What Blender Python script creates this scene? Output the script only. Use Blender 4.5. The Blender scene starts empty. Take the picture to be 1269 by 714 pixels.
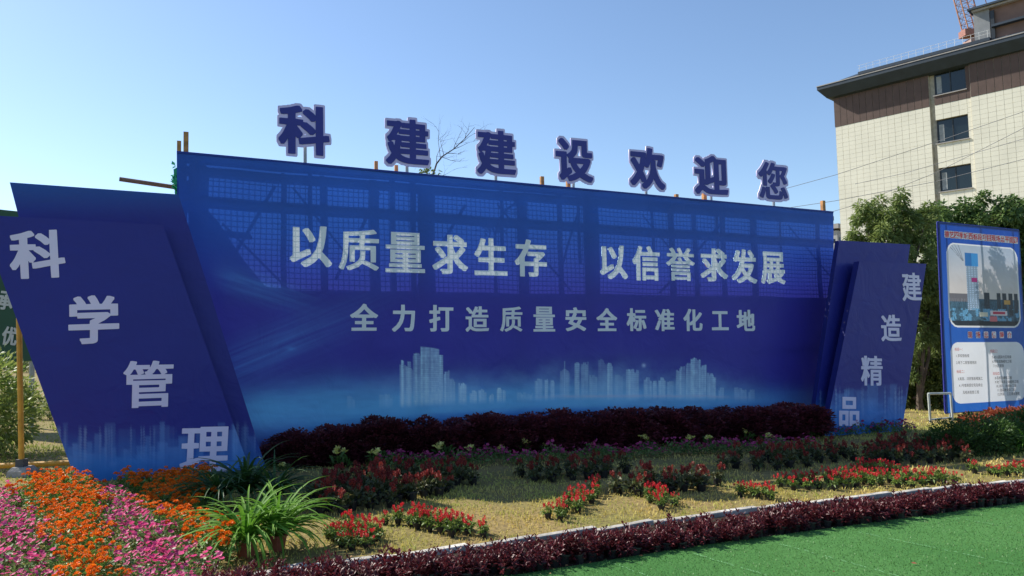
import bpy, math, random
import numpy as np
from mathutils import Vector, Matrix
random.seed(7)
rng = np.random.default_rng(11)
R_ = math.radians
scene = bpy.context.scene
COL = scene.collection

# ---------------------------------------------------------------- camera
F = 920.0; CX, CY = 634.5, 357.0            # photograph is 1269 x 714
ROLL = .022; PITCH = math.atan(58 / F)
FW = np.array([0, math.cos(PITCH), math.sin(PITCH)]); UP = np.array([0, -math.sin(PITCH), math.cos(PITCH)])
RX = np.array([1., 0, 0])
CR = RX * math.cos(ROLL) - UP * math.sin(ROLL); CU = UP * math.cos(ROLL) + RX * math.sin(ROLL)
EYE = np.array([0, 0, 1.6])
cam = bpy.data.objects.new('camera', bpy.data.cameras.new('camera')); COL.objects.link(cam)
cam.data.sensor_width = 36; cam.data.lens = 36 * F / 1269; cam.data.clip_start = .05; cam.data.clip_end = 6000
M3 = np.stack([CR, CU, -FW], 1)
cam.matrix_world = Matrix([[*M3[0], EYE[0]], [*M3[1], EYE[1]], [*M3[2], EYE[2]], [0, 0, 0, 1]])
scene.camera = cam
# ---------------------------------------------------------------- world, sun, exposure
SUN_AZ = R_(151); SUN_EL = R_(40.5)
w = bpy.data.worlds.new('World'); scene.world = w; w.use_nodes = True
nt = w.node_tree; bg = nt.nodes['Background']
sky = nt.nodes.new('ShaderNodeTexSky'); sky.sky_type = 'NISHITA'; sky.sun_disc = False
sky.sun_elevation = SUN_EL; sky.sun_rotation = R_(90) - SUN_AZ
sky.altitude = 100; sky.air_density = 1.0; sky.dust_density = .35; sky.ozone_density = 3.2
nt.links.new(sky.outputs[0], bg.inputs[0]); bg.inputs[1].default_value = .118
sd = bpy.data.lights.new('sun', 'SUN'); sd.energy = 4.8; sd.angle = R_(.53); sd.color = (1, .95, .86)
so = bpy.data.objects.new('sun', sd); COL.objects.link(so)
sv = Vector((math.cos(SUN_AZ) * math.cos(SUN_EL), math.sin(SUN_AZ) * math.cos(SUN_EL), math.sin(SUN_EL)))
so.rotation_euler = sv.to_track_quat('Z', 'Y').to_euler(); so.location = (-20, 20, 30)
scene.view_settings.view_transform = 'Standard'; scene.view_settings.look = 'None'
scene.view_settings.exposure = 0.6; scene.view_settings.gamma = 1.0
scene.cycles.max_bounces = 8; scene.cycles.transmission_bounces = 6; scene.cycles.transparent_max_bounces = 8
scene.cycles.use_denoising = True

# ---------------------------------------------------------------- where things stand
GA, GB = -.022, -.0185                       # the ground falls gently to the right and away
def gz(x, y): return GA * x + GB * y
def ray(x, y): return FW + CR * (x - CX) / F + CU * (CY - y) / F
def ground(x, y, h=0.):
    d = ray(x, y); t = (1.6 - h) / (GA * d[0] + GB * d[1] - d[2]); return EYE + d * t
def proj(p):
    q = np.asarray(p) - EYE; z = q @ FW
    return CX + F * (q @ CR) / z, CY - F * (q @ CU) / z
def at(x, y, Z):
    d = ray(x, y); return EYE + d * (Z / d[1])
PA = ground(97, 592); PB = ground(1117, 531)
BU = np.array([PB[0] - PA[0], PB[1] - PA[1], 0]); BU /= np.linalg.norm(BU)     # along the sign wall
BN = np.array([BU[1], -BU[0], 0])                                               # towards the viewer
def wall(x, y, off=0.):
    d = ray(x, y); return EYE + d * (((PA + BN * off - EYE) @ BN) / (d @ BN))

# ---------------------------------------------------------------- helpers
class MB:
    def __init__(s): s.v = []; s.f = []
    def add(s, vs, fs):
        n = len(s.v); s.v.extend([tuple(map(float, p)) for p in vs]); s.f.extend([tuple(n + i for i in f) for f in fs]); return s
    def box(s, c, h, ax=None):
        ax = np.eye(3) if ax is None else np.asarray(ax); c = np.asarray(c, float)
        P = [c + ax[0] * h[0] * i + ax[1] * h[1] * j + ax[2] * h[2] * k for i in (-1, 1) for j in (-1, 1) for k in (-1, 1)]
        return s.add(P, [(0, 1, 3, 2), (4, 6, 7, 5), (0, 4, 5, 1), (2, 3, 7, 6), (0, 2, 6, 4), (1, 5, 7, 3)])
    def slab(s, quad, n, d):                 # a quad thickened backwards along n
        q = [np.asarray(p) for p in quad]; k = len(q); b = [p - np.asarray(n) * d for p in q]
        return s.add(q + b, [tuple(range(k)), tuple(range(2 * k - 1, k - 1, -1))] + [(i, k + i, k + (i + 1) % k, (i + 1) % k) for i in range(k)])
    def tube(s, p, q, r, r2=None, n=8, caps=True):
        p = np.asarray(p, float); q = np.asarray(q, float); r2 = r if r2 is None else r2
        d = q - p; d /= np.linalg.norm(d) + 1e-9; a = np.cross(d, [0, 0, 1.] if abs(d[2]) < .9 else [1., 0, 0]); a /= np.linalg.norm(a); b = np.cross(d, a)
        P = [c + (a * math.cos(t) + b * math.sin(t)) * rr for c, rr in ((p, r), (q, r2)) for t in [2 * math.pi * i / n for i in range(n)]]
        fs = [(i, (i + 1) % n, n + (i + 1) % n, n + i) for i in range(n)]
        if caps: fs += [tuple(range(n - 1, -1, -1)), tuple(range(n, 2 * n))]
        return s.add(P, fs)
    def path(s, pts, rs, n=6):
        for i in range(len(pts) - 1): s.tube(pts[i], pts[i + 1], rs[i], rs[i + 1], n)
        return s
    def rings(s, rings, cap=True):           # list of lists of points
        n = len(rings[0]); P = [p for r in rings for p in r]
        fs = [(k * n + i, k * n + (i + 1) % n, (k + 1) * n + (i + 1) % n, (k + 1) * n + i) for k in range(len(rings) - 1) for i in range(n)]
        if cap: fs += [tuple(range(n - 1, -1, -1)), tuple(range((len(rings) - 1) * n, len(rings) * n))]
        return s.add(P, fs)
    def lathe(s, prof, n=12, c=(0, 0, 0)):
        return s.rings([[(c[0] + r * math.cos(2 * math.pi * i / n), c[1] + r * math.sin(2 * math.pi * i / n), c[2] + z) for i in range(n)] for r, z in prof])
    def mesh(s, name, mat, smooth=False):
        me = bpy.data.meshes.new(name); me.from_pydata(s.v, [], s.f)
        me.materials.append(mat)
        if smooth: me.polygons.foreach_set('use_smooth', [True] * len(me.polygons))
        me.update(); return me
def link(name, me, parent=None, **kw):
    o = bpy.data.objects.new(name, me); COL.objects.link(o)
    if parent is not None: o.parent = parent
    for k, v in kw.items(): o[k] = v
    return o
def part(name, mb, mat, parent=None, smooth=False, **kw):
    """mb is in world space; the parent sits at parent.location"""
    me = mb.mesh(name, mat, smooth); o = link(name, me, parent, **kw)
    if parent is not None:
        p = parent; off = Vector((0, 0, 0))
        while p is not None: off += p.location; p = p.parent
        o.location = -off
    return o
def thing(name, loc, label, cat, group=None):
    o = bpy.data.objects.new(name, None); COL.objects.link(o); o.location = tuple(loc); o.empty_display_size = .1
    o['label'] = label; o['category'] = cat
    if group: o['group'] = group
    return o
def fastmesh(name, V, NF, k, mat, smooth=False):
    """V (n,3); NF (m,k) faces"""
    me = bpy.data.meshes.new(name); V = np.asarray(V, np.float32); NF = np.asarray(NF, np.int32)
    me.vertices.add(len(V)); me.vertices.foreach_set('co', V.ravel())
    me.loops.add(NF.size); me.loops.foreach_set('vertex_index', NF.ravel())
    me.polygons.add(len(NF)); me.polygons.foreach_set('loop_start', np.arange(0, NF.size, k, dtype=np.int32))
    me.materials.append(mat)
    me.update(calc_edges=True); me.validate()
    if smooth: me.polygons.foreach_set('use_smooth', [True] * len(me.polygons))
    return me
def unit(a): return a / (np.linalg.norm(a, axis=-1, keepdims=True) + 1e-9)
def leaves(P, D, L, W, droop=.25):
    """folded leaves: base, left, tip, right, with the tip drooping; returns V, F(3)"""
    n = len(P); D = unit(D); S = unit(np.cross(D, unit(np.stack([rng.normal(size=n) * .5, rng.normal(size=n) * .5, np.ones(n)], 1))))
    N = np.cross(S, D); L = np.broadcast_to(L, n)[:, None]; W = np.broadcast_to(W, n)[:, None]
    m = P + D * L * .5 + N * L * .04
    tip = P + D * L - np.array([0, 0, 1]) * L * droop
    V = np.stack([P, m - S * W * .5 + N * W * .12, tip, m + S * W * .5 + N * W * .12, m - N * W * .06], 1).reshape(-1, 3)
    b = np.arange(n)[:, None] * 5
    Fc = np.concatenate([b + np.array([0, 4, 1]), b + np.array([1, 4, 2]), b + np.array([2, 4, 3]), b + np.array([3, 4, 0])], 1).reshape(-1, 3)
    return V, Fc
def leaves2(P, D, L, W, droop=.2):           # cheaper: two triangles
    n = len(P); D = unit(D); S = unit(np.cross(D, unit(rng.normal(size=(n, 3)) * .6 + np.array([0, 0, 1.]))))
    L = np.broadcast_to(L, n)[:, None]; W = np.broadcast_to(W, n)[:, None]; m = P + D * L * .45
    tip = P + D * L - np.array([0, 0, 1]) * L * droop
    V = np.stack([P, m - S * W * .5, tip, m + S * W * .5], 1).reshape(-1, 3)
    b = np.arange(n)[:, None] * 4
    return V, np.concatenate([b + np.array([0, 2, 1]), b + np.array([0, 3, 2])], 1).reshape(-1, 3)
def cat(*vf):
    V = []; Fc = []; n = 0
    for v, f in vf: V.append(np.asarray(v)); Fc.append(np.asarray(f) + n); n += len(v)
    return np.concatenate(V), np.concatenate(Fc)
def sph(n):                                  # random unit vectors
    return unit(rng.normal(size=(n, 3)))

# ---------------------------------------------------------------- materials
def s2l(c): return tuple(((v / 255) / 12.92 if v / 255 <= .04045 else ((v / 255 + .055) / 1.055) ** 2.4) for v in c)
def new_mat(name):
    m = bpy.data.materials.new(name); m.use_nodes = True; n = m.node_tree.nodes; l = m.node_tree.links
    return m, n, l, n['Principled BSDF'], n['Material Output']
def mat(name, col, rough=.7, var=.15, scale=8., bump=0., metal=0., col2=None, bscale=None, spec=.4, rnd=0., detail=4):
    m, n, l, p, out = new_mat(name)
    tc = n.new('ShaderNodeTexCoord'); no = n.new('ShaderNodeTexNoise'); no.inputs['Scale'].default_value = scale; no.inputs['Detail'].default_value = detail
    l.new(tc.outputs['Object'], no.inputs['Vector'])
    r = n.new('ShaderNodeValToRGB'); c2 = col2 or tuple(v * (1 - var) for v in col); c1 = col if col2 else tuple(min(1, v * (1 + var)) for v in col)
    r.color_ramp.elements[0].position = .3; r.color_ramp.elements[1].position = .7
    r.color_ramp.elements[0].color = (*c2, 1); r.color_ramp.elements[1].color = (*c1, 1)
    l.new(no.outputs['Fac'], r.inputs[0]); src = r.outputs[0]
    if rnd:
        oi = n.new('ShaderNodeObjectInfo'); mr = n.new('ShaderNodeMapRange'); mr.inputs[3].default_value = 1 - rnd; mr.inputs[4].default_value = 1 + rnd
        l.new(oi.outputs['Random'], mr.inputs[0]); hs = n.new('ShaderNodeHueSaturation'); l.new(mr.outputs[0], hs.inputs['Value']); l.new(src, hs.inputs['Color']); src = hs.outputs[0]
    l.new(src, p.inputs['Base Color'])
    p.inputs['Roughness'].default_value = rough; p.inputs['Metallic'].default_value = metal; p.inputs['Specular IOR Level'].default_value = spec
    if bump:
        b = n.new('ShaderNodeBump'); b.inputs['Strength'].default_value = bump; b.inputs['Distance'].default_value = .02
        n2 = n.new('ShaderNodeTexNoise'); n2.inputs['Scale'].default_value = bscale or scale * 6; n2.inputs['Detail'].default_value = 6
        l.new(tc.outputs['Object'], n2.inputs['Vector']); l.new(n2.outputs['Fac'], b.inputs['Height']); l.new(b.outputs[0], p.inputs['Normal'])
    return m
def leafmat(name, c1, c2, trans=.35, scale=14., rough=.5, rnd=.15, spec=.35):
    m, n, l, p, out = new_mat(name)
    tc = n.new('ShaderNodeTexCoord'); no = n.new('ShaderNodeTexNoise'); no.inputs['Scale'].default_value = scale; no.inputs['Detail'].default_value = 3
    l.new(tc.outputs['Object'], no.inputs['Vector'])
    r = n.new('ShaderNodeValToRGB'); r.color_ramp.elements[0].position = .35; r.color_ramp.elements[1].position = .65
    r.color_ramp.elements[0].color = (*c1, 1); r.color_ramp.elements[1].color = (*c2, 1); l.new(no.outputs['Fac'], r.inputs[0])
    oi = n.new('ShaderNodeObjectInfo'); mr = n.new('ShaderNodeMapRange'); mr.inputs[3].default_value = 1 - rnd; mr.inputs[4].default_value = 1 + rnd
    l.new(oi.outputs['Random'], mr.inputs[0]); hs = n.new('ShaderNodeHueSaturation'); l.new(mr.outputs[0], hs.inputs['Value']); l.new(r.outputs[0], hs.inputs['Color'])
    l.new(hs.outputs[0], p.inputs['Base Color']); p.inputs['Roughness'].default_value = rough; p.inputs['Specular IOR Level'].default_value = spec
    t = n.new('ShaderNodeBsdfTranslucent'); l.new(hs.outputs[0], t.inputs[0])
    mx = n.new('ShaderNodeMixShader'); mx.inputs[0].default_value = trans; l.new(p.outputs[0], mx.inputs[1]); l.new(t.outputs[0], mx.inputs[2]); l.new(mx.outputs[0], out.inputs[0])
    return m
def printmat(name, trans=.3, rough=.45, spec=.3, attr='print', col=None):
    """printed cloth: colour of the print, woven bump, light coming through"""
    m, n, l, p, out = new_mat(name)
    if col is None:
        a = n.new('ShaderNodeAttribute'); a.attribute_name = attr; src = a.outputs['Color']
    else:
        rg = n.new('ShaderNodeRGB'); rg.outputs[0].default_value = (*col, 1); src = rg.outputs[0]
    tc = n.new('ShaderNodeTexCoord')
    no = n.new('ShaderNodeTexNoise'); no.inputs['Scale'].default_value = 1.3; no.inputs['Detail'].default_value = 5; l.new(tc.outputs['Object'], no.inputs['Vector'])
    mr = n.new('ShaderNodeMapRange'); mr.inputs[3].default_value = .88; mr.inputs[4].default_value = 1.12; l.new(no.outputs['Fac'], mr.inputs[0])
    hs = n.new('ShaderNodeHueSaturation'); l.new(src, hs.inputs['Color']); l.new(mr.outputs[0], hs.inputs['Value']); src = hs.outputs[0]
    l.new(src, p.inputs['Base Color']); p.inputs['Roughness'].default_value = rough; p.inputs['Specular IOR Level'].default_value = spec
    b = n.new('ShaderNodeBump'); b.inputs['Strength'].default_value = .35; b.inputs['Distance'].default_value = .05
    n2 = n.new('ShaderNodeTexNoise'); n2.inputs['Scale'].default_value = 2.2; n2.inputs['Detail'].default_value = 5; n2.inputs['Distortion'].default_value = 1.2
    l.new(tc.outputs['Object'], n2.inputs['Vector']); l.new(n2.outputs['Fac'], b.inputs['Height']); l.new(b.outputs[0], p.inputs['Normal'])
    if trans:
        t = n.new('ShaderNodeBsdfTranslucent'); l.new(src, t.inputs[0]); mx = n.new('ShaderNodeMixShader'); mx.inputs[0].default_value = trans
        l.new(p.outputs[0], mx.inputs[1]); l.new(t.outputs[0], mx.inputs[2]); l.new(mx.outputs[0], out.inputs[0])
    return m

MT = dict(
    navy=mat('navy_paint', s2l((44, 48, 140)), .45, .08, 3),
    lilac=mat('lilac_edge', s2l((206, 192, 238)), .5, .06, 5),
    galv=mat('galvanised_steel', (.32, .34, .35), .45, .2, 6, .1, metal=.5),
    orange=mat('weathered_orange_wood', (.42, .2, .07), .75, .35, 9, .3),
    brownpipe=mat('rusty_pipe', (.22, .13, .09), .7, .35, 10, .3),
    steel=mat('dark_scaffold_steel', (.08, .08, .09), .6, .3, 6),
    wire=mat('wire', (.05, .05, .06), .6, .2, 6),
    backing=printmat('added_shade_cloth', .65, .8, .1, col=(.50, .52, .62)),  # cloth of the added sheet that shades the lower banner
    letterprint=printmat('white_letter_print', .13, .5, .2, col=(.82, .83, .86)),
    wingletter=printmat('lilac_letter_vinyl', 0, .5, .25, col=s2l((222, 212, 240))),
    cloth=printmat('banner_cloth', .2),
    wingcloth=printmat('panel_cloth', .06),
    boardcloth=printmat('board_print', .3, .4, .3),
    yellow=mat('yellow_pipe_paint', (.66, .33, .035), .5, .2, 7, .15),
    concrete=mat('concrete', (.34, .32, .29), .9, .25, 9, .5),
    kerb=mat('kerb_stone', (.44, .41, .36), .85, .45, 5, .6, rnd=.12),
    greenboard=mat('green_board', s2l((28, 74, 54)), .55, .12, 3),
    whitepaint=mat('white_paint', (.62, .62, .6), .6, .08, 5),
    black=mat('black_plastic_pot', (.018, .018, .02), .45, .3, 8),
    terracotta=mat('terracotta_pot', (.28, .085, .045), .75, .25, 9, .2),
    bark=mat('bark', (.10, .075, .055), .9, .4, 9, .6),
    greencloth=mat('green_net', (.06, .50, .24), .8, .3, 20, .3),
)
GLYPH={
'以':'235 97 266 96 314 121 355 151 389 185 400 203 443 157 486 100 514 100 551 128 551 145 529 174 499 208 438 271 456 316 472 393 482 459 489 557 480 561 414 561 398 404 368 299 364 291 309 212 205 148 205 131 226 111/103 151 111 148 137 150 177 175 311 241 315 245 315 259 304 296 300 298 271 298 189 259 189 393 187 541 120 543 114 542 112 538 112 239 106 221 83 200 82 197 82 182 97 165/297 376 329 376 363 397 364 413 330 473 287 533 277 535 251 533 220 516 219 501 266 433',
'质':'172 103 191 103 289 142 334 179 411 145 483 106 506 105 534 134 534 145 426 198 383 215 366 216 355 211 367 234 372 276 372 330 311 332 308 328 308 279 305 253 286 217 234 179 143 145 143 134/91 108 111 108 114 111 143 177 160 248 168 322 171 420 294 421 298 419 295 390 291 388 189 388 183 385 183 205 186 199 240 199 246 202 247 336 434 336 435 199 443 197 497 197 500 202 500 384 494 388 440 388 360 388 358 390 363 420 531 421 538 424 538 467 536 470 371 471 368 473 372 510 442 518 506 530 508 533 508 544 475 575 457 576 391 563 309 554 109 540 106 333 99 265 83 199 55 140 56 128/171 471 171 494 303 503 306 501 303 473 300 471',
'量':'61 117 69 114 537 115 540 117 541 122 540 157 537 159 334 160 331 162 331 171 334 172 499 174 499 211 497 214 331 216 331 225 334 226 488 228 489 305 488 365 486 368 118 367 117 362 117 228 266 226 268 225 268 216 106 215 103 211 103 174 266 172 268 171 268 162 263 160 63 159 61 154/180 266 178 268 180 278 266 278 268 276 268 268 266 266/331 266 331 276 334 278 423 278 426 276 426 268 423 266/180 317 178 319 180 328 266 328 268 325 266 317/331 317 331 328 423 328 426 325 426 319 423 317/64 376 531 374 537 376 537 379 537 416 529 419 69 419 63 416/126 427 134 424 471 425 474 430 473 561 129 562 126 558/189 464 188 473 191 474 409 474 411 473 409 463/189 513 188 521 191 523 409 523 411 521 409 513',
'求':'187 100 194 97 243 98 294 102 320 111 331 122 335 137 337 157 337 283 341 282 380 227 431 178 489 142 500 140 523 142 532 157 551 176 551 194 511 215 471 244 437 276 420 296 420 299 463 339 516 396 516 413 484 436 491 438 531 438 537 441 537 495 531 497 493 498 498 504 498 518 495 521 453 550 403 578 397 579 371 578 347 553 346 535 406 498 337 498 336 578 329 581 271 581 263 579 262 575 260 498 74 498 65 496 64 444 68 439 257 438 262 436 261 319 53 202 54 185 78 151 109 149 260 238 260 161 180 161 172 157 172 142 183 117/177 293 209 295 240 319 240 333 223 359 203 382 154 430 120 430 91 410 90 393 143 340/377 357 357 396 341 436 346 438 411 438 446 438 447 433 411 390',
'生':'60 117 80 114 531 114 542 117 543 168 540 173 343 174 339 177 340 278 494 279 500 281 501 288 501 333 497 337 339 339 339 424 514 425 519 430 519 476 517 483 511 484 340 485 337 580 271 582 263 578 263 487 260 485 211 485 206 487 226 547 224 564 180 573 157 573 151 570 137 521 117 472 93 427 59 384 59 367 94 344 126 343 154 382 177 424 263 424 263 339 120 337 114 333 114 325 114 285 117 279 263 277 263 177 257 174 63 173 59 168',
'存':'131 100 191 99 200 103 200 234 203 237 337 236 337 158 263 157 257 156 256 151 256 140 263 125 269 101 323 99 371 102 389 105 400 111 407 120 412 134 413 148 414 236 537 236 546 239 547 288 545 293 413 296 414 304 467 342 515 387 515 404 490 424 249 424 246 424 251 430 261 456 529 457 536 459 538 461 538 510 534 515 289 516 286 518 299 553 299 570 254 581 229 581 224 578 206 517 66 515 63 504 63 464 66 458 178 456 159 422 127 376 94 339 47 299 47 285 69 247 100 247 125 265 126 105/203 294 200 296 201 350 218 373 240 414 242 373 244 367 337 366 386 365 339 333 337 295',
'信':'117 100 123 97 180 97 186 99 187 103 189 445 531 444 541 447 542 493 540 498 411 499 408 501 408 513 400 529 371 578 366 581 337 581 306 568 302 564 302 550 331 501 326 499 211 500 211 504 230 550 229 567 191 579 161 578 138 516 115 470 86 423 48 376 49 359 58 347 71 323 100 322 105 325 113 336 116 336/218 100 283 99 285 103 286 117 289 118 434 118 437 117 438 103 443 100 506 101 508 108 508 268 508 279 500 283 218 282 216 273 216 105/286 174 286 228 434 229 437 225 437 174 434 173/223 305 234 302 497 303 503 308 503 350 500 355 229 356 223 350/229 373 497 373 502 376 503 384 503 422 497 427 229 427 223 422 223 382 223 376',
'誉':'140 103 194 103 197 105 198 117 200 118 406 118 408 105 411 103 466 103 470 108 470 216 470 225 463 228 139 228 136 222 136 108/200 161 198 165 198 182 200 185 406 185 408 182 406 161/146 239 154 237 457 238 461 242 461 276 149 277 145 273/146 291 457 290 461 293 460 329 149 330 145 325/80 316 103 316 149 341 460 341 500 323 522 325 529 336 546 353 546 367 511 382 474 405 440 433 429 444 534 446 537 450 536 493 441 496 480 547 480 555 477 559 440 574 417 573 396 535 366 496 337 494 329 521 298 575 277 577 243 564 241 561 241 553 262 518 271 496 223 494 219 496 219 504 199 538 169 572 149 572 117 557 115 544 131 527 152 496 66 493 65 447 170 444 129 404 91 377 56 359 56 345 71 329/197 384 246 445 351 445 355 444 366 427 405 384 394 384 336 384 308 436 306 439 297 439 286 439 250 427 249 416 268 384',
'发':'173 100 203 98 246 111 288 128 343 158 406 126 449 110 497 97 526 99 533 114 550 134 549 152 509 161 469 174 429 192 403 208 421 225 449 262 472 302 490 350 489 367 457 380 295 379 306 408 531 410 533 416 534 464 529 467 486 468 480 470 497 482 497 501 433 572 423 575 400 574 370 555 368 538 428 470 423 468 337 468 323 468 320 470 333 530 337 572 331 576 289 583 266 583 260 582 258 578 249 513 240 470 237 468 197 468 193 470 220 541 219 558 174 567 149 567 143 564 135 530 114 480 104 464 92 456 91 439 98 427 106 401 134 400 157 408 221 407 198 350 164 293 114 237 48 188 47 174 49 168 69 151 77 139 109 139 154 171 195 208 240 265 257 241 287 208 263 193 226 174 189 160 153 151 152 134 167 114/343 253 311 287 292 316 294 319 343 319 391 319 393 316 374 286 354 262',
'展':'82 100 116 100 148 168 164 242 166 248 171 249 197 248 196 177 192 165 174 151 173 145 173 134 181 122 191 99 220 98 237 107 260 113 371 140 375 142 377 155 431 121 494 98 525 100 532 114 548 131 549 145 547 151 520 157 489 168 453 188 514 228 517 231 517 249 537 250 543 253 543 302 534 306 443 306 439 308 439 316 440 334 517 335 523 339 523 384 520 389 440 390 439 393 440 417 506 418 513 422 513 550 511 556 114 558 103 555 101 336 93 265 77 197 47 134 48 120/271 176 270 179 270 248 306 249 319 228 333 199 340 194 338 191/397 232 385 248 411 249 426 248 400 231/174 306 172 308 175 333 177 335 231 333 232 308 229 306/306 306 303 308 303 333 306 335 366 334 366 307/177 390 177 417 226 418 231 416 231 390/306 390 303 393 303 416 306 418 366 417 366 390/177 475 177 502 437 502 439 498 437 474',
'全':'71 114 531 114 533 162 531 168 529 169 338 171 338 228 340 229 466 229 472 231 473 242 473 279 470 285 340 286 338 288 338 339 466 341 471 342 474 351 497 338 526 337 530 339 537 353 557 373 555 390 495 424 426 473 383 509 346 547 347 570 311 586 283 587 238 530 181 476 114 428 45 390 45 373 65 353 74 340 103 339 129 352 131 342 137 341 262 339 262 288 260 286 140 285 133 282 133 273 133 234 137 230 262 228 262 171 74 169 71 168 70 162/200 399 249 438 285 473 300 492 352 441 403 398',
'力':'92 97 120 97 211 170 269 251 298 333 309 410 444 410 430 242 418 185 411 171 397 162 331 165 306 163 304 145 313 131 317 108 320 104 429 103 457 110 476 125 492 157 503 212 514 328 521 470 511 473 314 473 312 578 303 581 240 580 237 575 235 473 83 473 74 470 73 416 77 412 232 410 222 350 194 279 146 214 58 145 59 128 79 111',
'打':'303 103 360 102 414 105 431 109 443 115 454 128 459 142 460 159 460 478 540 479 548 481 549 533 547 538 246 539 243 538 241 533 241 481 206 481 205 578 197 581 134 581 131 575 131 481 63 480 57 478 56 473 57 423 129 421 131 419 131 336 57 317 51 313 51 299 63 259 66 257 94 257 129 268 131 265 131 165 129 162 77 162 70 159 69 142 76 131 82 105 91 103 154 105 186 112 199 125 204 140 206 291 277 311 280 316 273 367 243 368 206 357 206 421 266 421 274 424 274 479 383 478 383 168 380 165 371 164 294 165 286 162 286 145 294 131',
'造':'83 105 111 105 143 140 163 153 193 134 220 122 254 115 289 111 391 111 538 117 544 142 550 157 550 168 546 172 389 163 283 165 254 170 231 179 191 205 191 368 537 369 540 379 539 416 537 419 403 419 399 422 400 465 480 465 517 467 517 513 511 516 400 517 399 575 394 579 333 578 332 518 329 516 306 518 318 550 317 564 280 573 257 572 254 570 244 538 230 507 206 468 204 478 189 498 126 558 100 558 72 538 71 522 117 478 146 441 171 440 186 450 188 433 208 422 189 418 186 387 66 387 59 384 60 335 123 334 125 330 125 202 94 183 59 151 59 140/229 188 499 188 500 345 229 345/294 237 294 295 431 295 431 237/254 420 252 422 266 439 280 464 331 465 331 421',
'安':'97 103 103 100 129 100 189 116 243 134 291 157 323 176 387 145 460 103 491 103 524 137 525 151 523 157 454 194 379 228 380 231 389 239 408 268 424 296 437 327 534 329 534 384 294 387 294 390 318 439 319 456 314 459 283 464 443 465 446 464 447 402 454 400 517 400 522 404 523 501 522 521 517 524 340 524 312 581 306 582 283 582 240 571 239 555 250 535 251 524 80 523 78 516 78 407 79 402 83 400 143 399 151 402 154 465 242 464 233 439 206 387 74 386 69 385 66 382 66 333 69 329 163 327 168 325 146 291 129 271 129 253 241 211 220 199 174 180 123 165 74 155 73 137 91 117/303 259 233 285 257 325 260 327 283 327 351 327 330 288 312 265 306 259',
'标':'136 100 200 99 207 103 207 302 209 305 211 303 217 291 220 289 249 290 274 323 276 319 269 294 255 256 237 220 215 188 214 171 249 148 277 148 283 158 284 142 291 128 297 102 349 101 389 104 412 114 420 125 424 154 426 299 457 219 477 148 509 147 546 161 547 177 537 213 524 251 489 332 457 334 432 325 425 325 426 365 537 365 545 367 546 422 537 424 273 424 271 473 263 476 209 476 207 478 206 579 194 582 134 580 132 476 66 476 57 473 56 424 58 419 120 416 89 336 67 296 44 265 44 253 45 248 60 228 66 213 97 211 120 242 131 267 133 105/289 162 286 162 300 182 335 262 348 305 348 322 306 332 283 332 277 328 274 339 252 365 350 365 349 162/237 384 212 416 217 417 243 416 243 384 240 382/266 487 277 485 514 485 519 490 519 541 509 544 269 543 265 538',
'准':'216 100 284 100 288 134 537 134 543 135 545 140 545 185 543 190 431 191 428 194 428 236 517 237 524 239 524 245 523 291 514 293 429 293 429 335 520 336 524 339 525 347 525 387 523 391 428 393 428 436 526 436 534 438 534 490 526 492 444 493 443 504 426 539 403 575 394 578 371 578 336 561 336 544 351 521 365 493 303 493 326 550 326 564 323 568 299 572 283 577 256 575 231 510 209 467 194 446 163 501 123 558 91 559 57 542 56 538 56 524 99 461 124 410 129 408 151 407 171 416 172 413 137 373 137 359 165 333 137 331 133 328 93 231 56 159 56 142 97 122 123 122 130 125 166 205 202 293 202 310 171 328 197 329 211 343 214 339 214 105/289 191 286 194 286 234 288 236 354 236 354 193/289 293 286 296 286 333 289 336 354 335 354 293/289 392 286 396 286 436 354 436 354 393',
'化':'137 100 209 100 211 105 212 236 214 237 223 226 251 225 289 244 293 148 304 125 326 112 363 107 474 108 511 116 531 138 544 179 549 253 509 275 483 275 476 273 472 211 467 182 460 171 451 168 380 168 369 174 367 191 367 296 411 331 458 373 500 418 538 467 537 482 501 507 469 508 441 470 414 439 374 399 369 394 367 396 366 570 357 573 291 571 290 564 290 333 266 316 214 285 212 288 212 456 225 476 250 524 261 550 262 564 258 570 220 581 194 581 189 578 166 526 134 473 98 424 54 381 53 376 53 362 64 350 80 324 111 324 135 347 135 105',
'工':'58 140 71 137 531 137 543 139 544 191 540 197 338 199 338 461 343 463 514 464 518 467 519 493 518 521 511 525 86 524 84 518 84 470 87 464 254 463 260 461 260 199 60 197 58 191',
'地':'321 111 474 110 509 115 531 131 544 162 550 219 549 223 534 226 514 237 499 239 513 248 519 259 523 273 529 481 526 486 500 496 471 497 454 483 423 470 421 578 414 581 353 581 349 575 349 439 320 427 318 533 300 535 254 535 247 533 246 461 190 461 188 572 183 575 169 576 123 575 117 572 116 461 57 461 53 459 53 453 54 404 116 402 117 265 115 262 49 236 48 219 65 179 94 178 246 245 246 185 250 148 263 125 289 113/334 168 322 174 319 188 319 353 346 366 349 365 349 228 349 214 352 211 414 210 421 214 423 231 477 233 480 228 476 191 471 177 463 169 457 167/423 288 422 396 454 410 451 293 446 287/191 294 189 299 189 402 243 403 246 402 246 396 209 380 194 374 192 370 192 356 207 322 211 319 231 319 246 322 246 300 240 304 214 304',
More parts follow.
